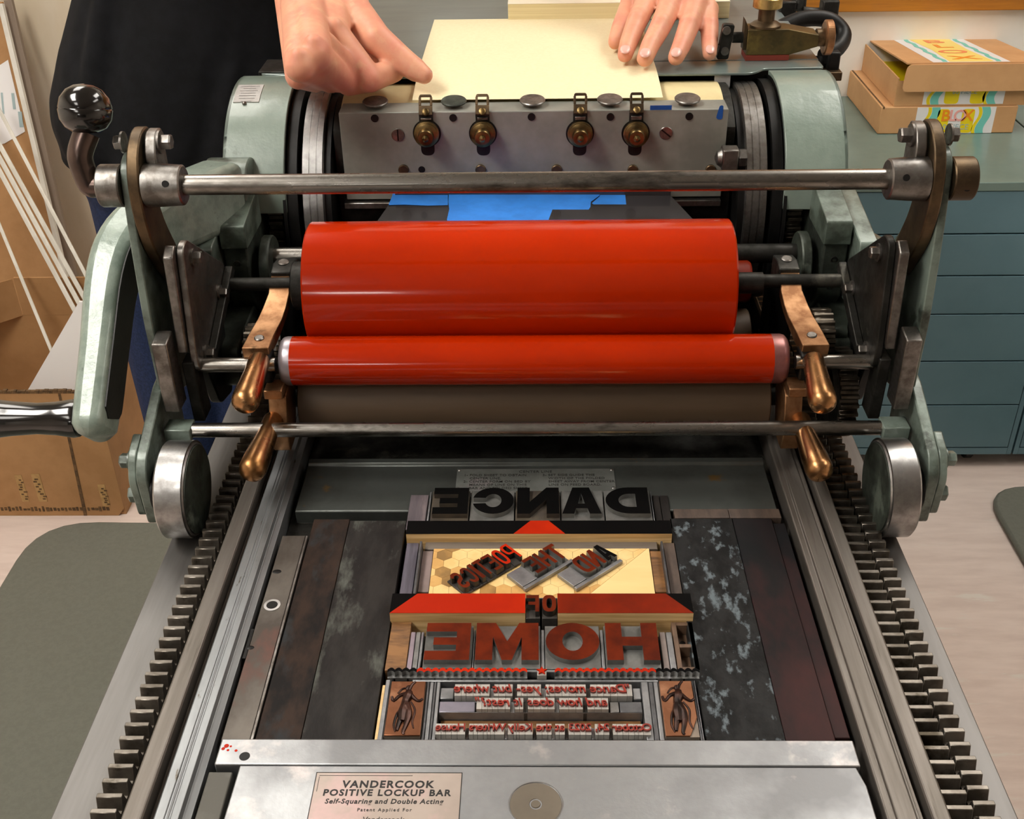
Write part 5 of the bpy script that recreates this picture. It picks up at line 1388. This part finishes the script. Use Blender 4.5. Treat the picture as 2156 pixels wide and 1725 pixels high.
def wrap(parent, x0, x1, z0_, z1_, y, rows_, seed, letters=None):
    """printed paper band on a vertical front at y"""
    W_ = x1 - x0; H_ = z1_ - z0_
    MB().box(x0, x1, y - .0006, y - .0002, z0_, z1_).build('printed_label', LABELW, parent)
    n = 12
    for side in (0, 1):
        yl = MB(); te = MB()
        pts = []
        for k in range(n + 1):
            u = k / n; x = x0 + W_ * (.17 if side == 0 else .80) + .006 * sin(u * 5 + seed) - .010 * u * (1 if side == 0 else -.3)
            pts.append((x, z0_ + H_ * (1 - u)))
        for p, q in zip(pts, pts[1:]):
            te.prism([p, q, (q[0] + .017, q[1]), (p[0] + .017, p[1])], y - .0009, y - .0006, 'y')
            yl.prism([(p[0] - .008, p[1]), (q[0] - .008, q[1]), (q[0] - .001, q[1]), (p[0] - .001, p[1])], y - .0009, y - .0006, 'y')
        yl.build('yellow_print', YELLOW, parent, flat=True); te.build('teal_print', TEAL, parent, flat=True)
    for a, b in rows_:
        MB().prism(rounded([(x0 + W_ * a, z0_ + H_ * .02), (x0 + W_ * b, z0_ + H_ * .02), (x0 + W_ * b, z0_ + H_ * .93), (x0 + W_ * a, z0_ + H_ * .93)], .008, 4), y - .0009, y - .0006, 'y').build('yellow_print', YELLOW, parent, flat=True)
    for body, sz, cx, cz, mt, kw_ in letters or []:
        v, f = text_mesh(body, sz, .0003, **kw_)
        MB().add([(x0 + W_ * cx + q.x, y - .0010 - q.z, z0_ + H_ * cz + q.y) for q in v], f).build('lettering', mt, parent, flat=True)


bx = thing('cardboard_box', ((b0.x + b1.x) / 2, b0.y + bd / 2, z0), 'closed kraft cardboard box at the bottom of the pair on the cabinet, band facing out', 'cardboard box', 'kraft boxes on the cabinet')
MB().box(b0.x, b1.x, b0.y, b0.y + bd, z0 + .0005, hz).build('box_body', CARD2, bx, bev=.002)
MB().box(b0.x + .003, b0.x + .007, b0.y - .0003, b0.y + bd, hz - .004, hz + .0005).build('side_fold', CARDIN, bx)
wx0, wx1 = P(1928, 250, y=b0.y).x, P(2093, 250, y=b0.y).x
wrap(bx, wx0, wx1, z0 + .001, hz - .001, b0.y, [(.27, .42), (.58, .74)], .4,
     [('B', .034, .375, .66, ORANGE, dict(bold=.0007)), ('L', .034, .465, .66, PINK, dict(bold=.0007)), ('O', .034, .555, .66, PINK, dict(bold=.0007)), ('X', .034, .655, .66, ORANGE, dict(bold=.0007)), ('60 PIECE', .017, .5, .24, GREYPR, {})])
tz = hz + .0008
c0_, c1_ = P(1878, 220, z=tz), P(1824, 130, z=tz)
tb0x, tby = c0_.x, b0.y + .004
tw = bw; td = bd - .02
th_ = P(1890, 165, y=tby).z
bx2 = thing('cardboard_box', (tb0x + tw / 2, tby + td / 2, tz), 'half-open kraft cardboard box on top of the closed one, lid flap hanging in front', 'cardboard box', 'kraft boxes on the cabinet')
bb = MB()
for q in ((tb0x, tb0x + tw, tby, tby + td, tz, tz + .003), (tb0x, tb0x + .003, tby, tby + td, tz + .003, th_), (tb0x + tw - .003, tb0x + tw, tby, tby + td, tz + .003, th_), (tb0x + .003, tb0x + tw - .003, tby, tby + .003, tz + .003, th_ - .006), (tb0x + .003, tb0x + tw - .003, tby + td - .003, tby + td, tz + .003, th_ + .002)):
    bb.box(*q)
bb.build('box_body', CARD2, bx2)
MB().box(tb0x + .006, tb0x + tw - .006, tby + .012, tby + td - .012, tz + .003, th_ - .040).build('yellow_contents', YELLOW, bx2)
# lid hinged at the back, raised at the front, with its front flap hanging down
lx0 = tb0x + .010; lx1 = tb0x + tw + .008; lyb = tby + td - .002; lyf = tby - .012
lzb = th_ + .004; lzf = P(1900, 136, y=lyf).z
MB().prism([(lyb, lzb), (lyf, lzf), (lyf, lzf + .003), (lyb, lzb + .003)], lx0, lx1).build('lid', CARD2, bx2)
fz = P(1895, 193, y=lyf).z
MB().prism(rounded([(lx0 + .001, lzf), (lx0 - .003, fz), (lx1 + .004, fz), (lx1, lzf)], .012, 4), lyf - .003, lyf, 'y').build('lid_flap', CARD2, bx2)
wrap(bx2, P(1944, 205, y=tby).x, P(2114, 205, y=tby).x, tz + .003, th_ - .008, tby, [(.26, .44), (.58, .76)], 1.1, [('60 PIECE', .014, .5, .55, GREYPR, {})])
# sticker on the lid: printed in the lid plane
sl_ = (lzb - lzf) / (lyb - lyf)


def lidpt(x, t, h=.0004):
    y = lyf + (lyb - lyf) * t; return Vector((x, y, lzf + .003 + sl_ * (y - lyf) + h))


def lidpoly(name, pts, h, mat):
    n = len(pts); q = [lidpt(x, t, h) for x, t in pts]; q2 = [lidpt(x, t, h - .0003) for x, t in pts]
    MB().add(q + q2, [tuple(range(n)), tuple(range(n, 2 * n))[::-1]] + [(i, n + i, n + (i + 1) % n, (i + 1) % n) for i in range(n)]).build(name, mat, bx2, flat=True)


sx0, sx1 = P(1966, 133, y=lyf).x, P(2128, 133, y=lyf).x; sw = sx1 - sx0
lidpoly('top_label', [(sx0, .01), (sx1, .01), (sx1, .99), (sx0, .99)], .0005, LABELW)
lidpoly('yellow_print', [(sx0 + sw * .22, .02), (sx0 + sw * .80, .02), (sx0 + sw * .76, .5), (sx0 + sw * .80, .98), (sx0 + sw * .22, .98), (sx0 + sw * .27, .5)], .0009, M('pale_yellow_print', 'f6dd7a', rough=.5))
for a_ in (.13, .83):
    pts = [(sx0 + sw * (a_ + .018 * sin(k * 1.9)), .02 + .96 * k / 14) for k in range(15)]
    lidpoly('teal_print', pts + [(x + sw * .06, t) for x, t in reversed(pts)], .0010, TEAL)
for k, (ch, t) in enumerate((('B', .84), ('L', .64), ('O', .40), ('X', .16))):
    v, f = text_mesh(ch, .055, .0003, bold=.0008)
    MB().add([lidpt(sx0 + sw * .5 + q.x * 1.5, t + q.y / (lyb - lyf), .0012 + q.z) for q in v], f).build('lettering', ORANGE if k % 2 else M('coral_print_%d' % k, 'ef8a55', rough=.5), bx2, flat=True)

# ================================================================ open cardboard box and leaning things on the left
c = P(265, 1086, z=0); ky = c.y; kx1 = c.x; kx0 = kx1 - .56; kd = .34
kz = P(60, 826, y=ky).z
kb = thing('shipping_box', ((kx0 + kx1) / 2, ky + kd / 2, 0), 'large open brown shipping box on the floor at left with boards inside', 'cardboard box')
w_ = .005
MB().prism([(kx0, .0005), (kx1 - .015, .0005), (kx1, .02), (kx1, kz), (kx0, kz)], ky, ky + w_, 'y').build('front_panel', CARD, kb)
MB().box(kx1 - w_, kx1, ky + w_, ky + kd, .0005, kz + .02).build('side_panel', CARD, kb)
MB().box(kx0, kx0 + w_, ky + w_, ky + kd, .0005, kz).build('side_panel', CARD, kb)
MB().box(kx0 + w_, kx1 - w_, ky + kd - w_, ky + kd, .0005, kz).build('back_panel', CARD, kb)
MB().box(kx0 + w_, kx1 - w_, ky + w_, ky + kd - w_, .0005, .006).build('bottom', CARD, kb)
fzz = P(100, 583, y=ky + kd).z
bfx = P(34, 600, y=ky + kd).x
MB().prism([(bfx, kz + .0005), (bfx, fzz), (kx1 - .006, fzz), (kx1 - .006, kz + .0005)], ky + kd - w_, ky + kd, 'y').build('back_flap', CARD, kb)
q = P(0, 622, y=ky + kd * .6)
MB().add([(kx0 + .02, ky + kd * .25, kz), (bfx - .002, ky + kd - .006, fzz - .002), (bfx - .002, ky + kd - .006, kz), (kx0 + .02, ky + kd * .25, kz + .10),
          (kx0 + .016, ky + kd * .25, kz), (bfx - .006, ky + kd - .006, fzz - .002), (bfx - .006, ky + kd - .006, kz), (kx0 + .016, ky + kd * .25, kz + .10)],
         [(0, 2, 1, 3), (4, 7, 5, 6), (0, 3, 7, 4), (3, 1, 5, 7), (1, 2, 6, 5), (2, 0, 4, 6)]).build('side_flap', CARD, kb)
rg = MB(); rnd = random.Random(3)
for k in range(60):
    x = kx0 + (kx1 - kx0) * k / 60
    rg.box(x, x + .0085, ky - .0008, ky + .0058, kz - .003, kz + .001 + .004 * rnd.random())
rg.build('torn_top_edge', CARDIN, kb, flat=True)
s0, s1 = P(151, 925, y=ky).x, P(182, 1090, y=ky).x
MB().prism([(s0 - .002, kz), (s1 - .004, .001), (s1 + .003, .001), (s0 + .003, kz)], ky - .0010, ky - .0002, 'y').build('torn_seam', CARDIN, kb)
for k in range(3):
    a = P((30, 65, 205)[k], (1000, 998, 1020)[k], y=ky); b = P((62, 100, 232)[k], (1056, 1056, 1066)[k], y=ky)
    MB().box(a.x, b.x, ky - .0008, ky - .0003, b.z, a.z).build('paper_tag', M('kraft_tag_%d' % k, 'b8935f', 'a5824f', .7, 0, 60), kb)
    mk = MB()
    for j in range(9):
        x = a.x + (b.x - a.x) * (.12 + .76 * rnd.random()); z = b.z + (a.z - b.z) * (.1 + .8 * j / 9)
        mk.box(x - .002, x + .003 + .003 * rnd.random(), ky - .0011, ky - .0008, z - .0018, z + .0018)
    mk.build('smudged_print', CARDIN, kb, flat=True)
mk = MB()
for j in range(62):
    x = kx0 + .02 + (kx1 - kx0 - .05) * j / 62
    mk.box(x, x + .004 + .003 * rnd.random(), ky - .0011, ky - .0004, .012 + .004 * rnd.random(), .020 + .006 * rnd.random())
mk.build('smudged_print', CARDIN, kb, flat=True)


def beam(name, label, cat, a, b, w1, t1, mat, group=None):
    """flat bar between two points: w1 across, t1 thick"""
    a = Vector(a); b = Vector(b); d = (b - a).normalized(); s_ = d.cross(Vector((0, 1, 0))).normalized(); n = s_.cross(d)
    vs = []
    for p in (a, b):
        for i, j in ((-1, -1), (1, -1), (1, 1), (-1, 1)): vs.append(p + s_ * (i * w1 / 2) + n * (j * t1 / 2))
    return tag(MB().add(vs, [(3, 2, 1, 0), (4, 5, 6, 7), (0, 1, 5, 4), (1, 2, 6, 5), (2, 3, 7, 6), (3, 0, 4, 7)]).build(name, mat, bev=.0008), label, cat, group)


yi = ky + kd * .55
lg = 'white plastic strips standing in the box'
beam('plastic_strip', 'thin white strip farthest left of those standing in the brown box', 'strip', P(-40, 380, y=2.32), P(150, 840, y=yi - .04), .007, .004, WHITE, lg)
for i in range(3):
    beam('plastic_strip', ['lowest', 'middle', 'uppermost'][i] + ' of three white strips bundled together, leaning out of the box', 'strip', P(-60 + 11 * i, 250 - 6 * i, y=2.42 + .006 * i), P(236 + 13 * i, 800 - 10 * i, y=yi + .02 + .006 * i), .0105, .004, WHITE, lg)
beam('plastic_strip', 'single white strip on the right of the bundle in the box', 'strip', P(-10, 215, y=2.44), P(262, 735, y=yi + .05), .008, .004, WHITE, lg)
# white foam boards
a, b = P(40, 832, y=yi - .10), P(190, 600, y=yi - .02)
tag(MB().add([P(36, 860, y=yi - .12), P(166, 636, y=yi - .06), P(290, 640, y=yi - .06), P(200, 860, y=yi - .12)] + [p + Vector((0, .006, 0)) for p in (P(36, 860, y=yi - .12), P(166, 636, y=yi - .06), P(290, 640, y=yi - .06), P(200, 860, y=yi - .12))],
             [(0, 1, 2, 3), (4, 7, 6, 5), (0, 4, 5, 1), (1, 5, 6, 2), (2, 6, 7, 3), (3, 7, 4, 0)]).build('foam_board', OFFWHITE), 'white foam board sticking out of the brown box behind the crank', 'foam board')
# tall cardboard sheet leaning on the wall, white edge strip and brown panel edge
wy = 2.50
tl, bl2 = P(-4, 10, y=wy + .06), P(146, 640, y=wy - .12)


def to_floor(a, b):
    """b moved along the line a-b down to the floor"""
    return a + (b - a) * ((a.z - .012) / (a.z - b.z))


bl2 = to_floor(tl, bl2)
sh = thing('cardboard_sheet', (bl2.x - .2, wy, 0), 'tall brown cardboard carton leaning against the wall behind the box, with white label', 'cardboard carton')
lean = (tl - bl2)
q = [bl2 + Vector((-.45, 0, 0)), bl2, tl, tl + Vector((-.45, 0, 0))]
q2 = [p + Vector((0, .03, 0)) for p in q]
MB().add(q + q2, [(0, 1, 2, 3), (4, 7, 6, 5), (0, 4, 5, 1), (1, 5, 6, 2), (2, 6, 7, 3), (3, 7, 4, 0)]).build('carton', CARD, sh)


def on_carton(px, py):
    n = (q[1] - q[0]).cross(q[3] - q[0]).normalized(); n = n if n.y < 0 else -n
    o = q[0] + n * .001; d = FW * FPX + RT * (px - IW / 2) - UP * (py - IH / 2)
    return CAM + d * ((o - CAM).dot(n) / d.dot(n)), n


def carton_patch(name, pxs, mat, up=0.):
    pp = [on_carton(*p) for p in pxs]; n = pp[0][1]; v = [p[0] + n * up for p in pp]; m = len(v); v2 = [p + n * .0006 for p in v]
    MB().add(v + v2, [tuple(range(m)), tuple(range(m, 2 * m))[::-1]] + [(i, m + i, m + (i + 1) % m, (i + 1) % m) for i in range(m)]).build(name, mat, sh, flat=True)


carton_patch('address_label', [(-20, 150), (17, 126), (53, 277), (10, 302), (-20, 310)], LABELW)
for a, b, c, d in ((2, 195, 6, 240), (24, 196, 30, 230), (38, 235, 46, 268)):
    carton_patch('printed_lines', [(a, b), (c, b), (c + 4, d), (a + 4, d)], GREYPR, .0008)
beam('edge_strip', 'white strip leaning along the right edge of the tall carton', 'strip', P(2, 8, y=wy + .05), to_floor(P(2, 8, y=wy + .05), P(152, 640, y=wy - .13)), .011, .012, WHITE)
beam('wood_batten', 'grey-brown batten leaning right of the white edge strip on the plaster wall', 'batten', P(18, 0, y=wy + .075), to_floor(P(18, 0, y=wy + .075), P(168, 640, y=wy - .10)), .018, .012, M('grey_brown_batten', '7d6d5e', rough=.6))

# ================================================================ the printer: person feeding the sheet
def limb(mb, pts, rad, seg=18):
    for p, r in zip(pts, rad): mb.ball(p, r, 18, 12)
    for (p, r), (q, s) in zip(zip(pts, rad), zip(pts[1:], rad[1:])): mb.lathe(p, Vector(q) - Vector(p), [(0, r), ((Vector(q) - Vector(p)).length, s)], seg)
    return mb


def organic(mb, name, mat, voxel, smooth, parent=None, fac=.5):
    o = mb.build(name, mat, None)
    for m in list(o.modifiers): o.modifiers.remove(m)
    r = o.modifiers.new('remesh', 'REMESH'); r.mode = 'VOXEL'; r.voxel_size = voxel; r.use_smooth_shade = True
    s = o.modifiers.new('smooth', 'SMOOTH'); s.factor = fac; s.iterations = smooth
    if parent is not None: attach(o, parent)
    return o


body = MB()
V = lambda px, py, z: P(px, py, z=z)
# ---- right hand (palm down, fingers curled, thumb on the sheet)
W1 = Vector((-.262, 1.315, 1.262)); W1b = Vector((-.228, 1.338, 1.258))
E1 = Vector((-.515, 1.375, 1.372)); S1 = Vector((-.585, 1.625, 1.475))
im, mm, rm_, pm_ = V(707, 76, 1.212), V(664, 113, 1.214), V(632, 140, 1.206), V(628, 160, 1.190)
ip, mp_, rp, pp_ = V(778, 166, 1.1745), V(733, 176, 1.1700), V(696, 172, 1.1670), V(664, 174, 1.1660)
limb(body, [W1, im], [.0225, .0150]); limb(body, [W1, mm], [.0225, .0155]); limb(body, [W1, rm_], [.021, .0145]); limb(body, [W1 + Vector((-.012, -.004, -.008)), pm_], [.0195, .0125])
limb(body, [W1b, im], [.021, .0145])
limb(body, [im, ip, V(828, 150, 1.1715), V(806, 136, 1.1710)], [.0148, .0132, .0112, .0100])
limb(body, [im.lerp(mm, .5), ip.lerp(mp_, .5) + Vector((0, .006, -.001))], [.0115, .0105]); limb(body, [mm.lerp(rm_, .5), mp_.lerp(rp, .5) + Vector((0, .004, 0))], [.0130, .0112])
limb(body, [mm, mp_, V(775, 172, 1.1680), V(770, 150, 1.168)], [.0142, .0118, .0105, .0092])
limb(body, [rm_, rp, V(735, 160, 1.1690)], [.0132, .0112, .0098])
limb(body, [pm_, pp_, V(700, 155, 1.1690)], [.0118, .0098, .0088])
limb(body, [W1b, V(742, 22, 1.2200), V(792, 82, 1.2020), V(848, 128, 1.1830), V(875, 147, 1.1755), V(893, 158, 1.1715)], [.020, .0188, .0155, .0130, .0116, .0090])
limb(body, [V(690, 20, 1.208), V(735, 62, 1.200), V(772, 96, 1.186), V(795, 122, 1.176)], [.020, .0165, .0125, .009])
for k_, r_ in ((im, .0092), (mm, .0092), (rm_, .0085)): body.ball(k_ + Vector((0, -.003, .0095)), r_, 14, 10)
# forearm and upper arm
limb(body, [W1, W1.lerp(E1, .35), W1.lerp(E1, .75), E1], [.0255, .033, .040, .040]); limb(body, [W1b, W1b.lerp(E1, .4)], [.023, .032])
limb(body, [E1, S1], [.041, .052])
# ---- left hand (flat on the sheet, fingers spread towards the viewer)
W2 = Vector((.140, 1.338, 1.230)); E2 = Vector((.01, 1.53, 1.368)); S2 = Vector((-.255, 1.66, 1.485))
FT = dict(index=[(1361, 6, 1.2005), (1340, 48, 1.1895), (1324, 88, 1.1768), (1316, 115, 1.1695)],
          middle=[(1415, 0, 1.2050), (1392, 54, 1.1905), (1369, 96, 1.1772), (1358, 123, 1.1700)],
          ring=[(1464, 10, 1.2015), (1450, 56, 1.1895), (1434, 98, 1.1762), (1423, 121, 1.1698)],
          little=[(1490, 22, 1.1945), (1494, 56, 1.1855), (1494, 94, 1.1738), (1494, 113, 1.1682)])
RAD = dict(index=[.0125, .0112, .0098, .0083], middle=[.0130, .0115, .0100, .0088], ring=[.0125, .0112, .0098, .0085], little=[.0110, .0098, .0088, .0076])
tips = {}
for k_, pts in FT.items():
    pts = [V(*p) for p in pts]; r_ = RAD[k_]
    limb(body, pts, r_); limb(body, [W2, pts[0]], [.022, r_[0] + .0015]); body.ball(pts[1] + Vector((0, 0, .002)), r_[1] * .98, 14, 10)
    tips[k_] = (pts[2], pts[3], r_[3])
limb(body, [V(1385, 0, 1.195), V(1440, 0, 1.197), V(1480, 10, 1.191)], [.012, .013, .011])
limb(body, [W2 + Vector((-.02, -.02, -.01)), V(1330, 12, 1.1900), V(1308, 58, 1.1785), V(1296, 88, 1.1700)], [.019, .0135, .0108, .0085])
limb(body, [W2, W2.lerp(E2, .35), W2.lerp(E2, .75), E2], [.026, .034, .041, .041]); limb(body, [W2 + Vector((.02, 0, 0)), W2.lerp(E2, .4)], [.023, .033])
limb(body, [E2, S2], [.042, .052])
# ---- torso core, neck, head, legs
NK = Vector((-.435, 1.615, 1.52)); HD = Vector((-.405, 1.560, 1.668)); HP = Vector((-.475, 1.545, .96))
limb(body, [S1, NK - Vector((0, 0, .03)), S2], [.055, .07, .055]); limb(body, [NK, Vector((-.45, 1.59, 1.30)), Vector((-.465, 1.555, 1.10)), HP], [.09, .115, .105, .11])
limb(body, [NK, NK.lerp(HD, .6)], [.054, .050])
body.ball(HD + Vector((0, .012, .035)), (.076, .094, .088), 24, 16); body.ball(HD + Vector((0, -.022, -.035)), (.060, .068, .072), 24, 16); body.ball(HD + Vector((.002, -.062, -.085)), (.026, .024, .018), 16, 10)
fc = HD + Vector((.004, -.085, -.005))
limb(body, [fc + Vector((0, -.002, .018)), fc + Vector((.001, -.022, -.018))], [.009, .014]); body.ball(fc + Vector((-.009, -.012, -.020)), .008, 12, 8); body.ball(fc + Vector((.011, -.012, -.020)), .008, 12, 8)
limb(body, [fc + Vector((-.02, -.004, -.048)), fc + Vector((0, -.009, -.046)), fc + Vector((.02, -.004, -.048))], [.005, .007, .005])
limb(body, [fc + Vector((-.045, .006, .032)), fc + Vector((-.018, -.006, .036))], [.008, .008]); limb(body, [fc + Vector((.045, .006, .032)), fc + Vector((.018, -.006, .036))], [.008, .008])
for s in (-1, 1):
    limb(body, [fc + Vector((s * .030 - .011, .001, .0265)), fc + Vector((s * .030, -.006, .0275)), fc + Vector((s * .030 + .011, .001, .0265))], [.0045, .0055, .0045])
    body.ball(HD + Vector((s * .076, .008, -.005)), (.010, .020, .031), 14, 10)
KN = {}
for s, hx in ((-1, -.555), (1, -.430)):
    hip, kn, an = Vector((hx + .01, 1.55, .92)), Vector((hx - .004, 1.515, .50)), Vector((hx - .004, 1.565, .085))
    KN[s] = (hip, kn, an)
    limb(body, [hip, kn, kn.lerp(an, .35), an], [.072, .050, .048, .032]); limb(body, [an - Vector((0, 0, .03)), an + Vector((0, -.14, -.055))], [.032, .024])
pr = thing('person', (-.475, 1.55, 0), 'person in black top and navy jeans laying a cream sheet onto the press', 'person')
organic(body, 'body', SKIN, .0022, 5, pr, .5)
# nails
for k_, (a, b, r_) in tips.items():
    d = (b - a).normalized(); up = Vector((0, -.35, 1)); up = (up - d * up.dot(d)).normalized(); sd = d.cross(up)
    c_ = b + up * (r_ * .82) + d * (r_ * .12)
    R3 = Matrix((sd, d, up)).transposed()
    MB().ball(c_, (r_ * .68, r_ * .95, r_ * .26), 18, 10, 0, R3).build('fingernail', NAIL, pr)
a, b, r_ = V(875, 147, 1.1755), V(893, 158, 1.1715), .0088
d = (b - a).normalized(); up = Vector((.05, .35, 1)); up = (up - d * up.dot(d)).normalized(); sd = d.cross(up)
MB().ball(b + up * (r_ * .62) - d * .001, (r_ * .62, r_ * .85, r_ * .3), 18, 10, 0, Matrix((sd, d, up)).transposed()).build('thumbnail', NAIL, pr)
for s in (-1, 1):
    ey = fc + Vector((s * .030, -.002, .020))
    e_ = MB().ball(ey, .0082, 16, 12).build('eye', M('eye_white_%d' % s, 'e8e4de', rough=.2), pr)
    MB().ball(ey + Vector((0, -.0052, -.0032)), .0040, 12, 8).build('iris', M('iris_%d' % s, '3a2a1c', rough=.2), e_)
# hair
hr = MB()
hr.ball(HD + Vector((0, .024, .048)), (.086, .100, .090), 28, 18); hr.ball(HD + Vector((0, .055, .0)), (.080, .070, .085), 24, 16)
for k_ in range(9): hr.ball(HD + Vector((-.06 + .015 * k_, -.045 - .012 * sin(k_ * .8), .105 - .006 * abs(k_ - 4))), .024, 12, 8)
organic(hr, 'hair', HAIR, .005, 4, pr)
# shirt and apron-like hem
sh = MB()
limb(sh, [S1 + Vector((.01, 0, .005)), NK + Vector((0, .01, -.045)), S2 + Vector((-.01, 0, .005))], [.072, .095, .072])
limb(sh, [NK + Vector((0, .005, -.08)), Vector((-.41, 1.585, 1.30)), Vector((-.435, 1.55, 1.12)), Vector((-.472, 1.54, 1.04)), Vector((-.490, 1.54, .985))], [.11, .140, .140, .140, .140])
for dx in (-1, 1):
    limb(sh, [Vector((-.405 + dx * .065, 1.585, 1.36)), Vector((-.425 + dx * .070, 1.55, 1.15)), Vector((-.470 + dx * .065, 1.54, 1.04)), Vector((-.490 + dx * .060, 1.54, .985 - .02 * dx - .01))], [.105, .110, .120, .124])
limb(sh, [S1, S1.lerp(E1, .62)], [.068, .060]); limb(sh, [S2, S2.lerp(E2, .62)], [.068, .060])
for k_, (a_, b_) in enumerate((((-.52, 1.475, 1.24), (-.60, 1.45, .95)), ((-.47, 1.46, 1.22), (-.545, 1.438, .93)), ((-.42, 1.46, 1.18), (-.49, 1.433, .96)), ((-.575, 1.54, 1.12), (-.640, 1.51, .95)), ((-.36, 1.465, 1.20), (-.42, 1.437, .95)))):
    limb(sh, [Vector(a_), Vector(a_).lerp(Vector(b_), .5) + Vector((0, -.020, 0)), Vector(b_) - Vector((0, .012, 0))], [.012, .020, .022])
so = organic(sh, 'shirt', CLOTH, .006, 9, pr)
jn = MB()
for s in (-1, 1):
    hip, kn, an = KN[s]
    limb(jn, [hip + Vector((0, 0, .02)), hip.lerp(kn, .4), kn, kn.lerp(an, .4), an + Vector((0, 0, .02))], [.108, .095, .074, .070, .062])
limb(jn, [Vector((-.545, 1.545, .93)), Vector((-.435, 1.545, .93))], [.115, .115])
organic(jn, 'jeans', JEANS, .006, 5, pr)
for s in (-1, 1):
    an = KN[s][2]; so_ = MB()
    so_.box(an.x - .042, an.x + .042, an.y - .20, an.y + .06, .003, .02)
    limb(so_, [an + Vector((0, .02, -.035)), an + Vector((0, -.08, -.043)), an + Vector((0, -.16, -.05))], [.046, .042, .034])
    so_.v = [Vector((v.x, v.y, max(v.z, .001))) for v in so_.v]
    organic(so_, 'shoe', SHOE, .006, 4, pr)
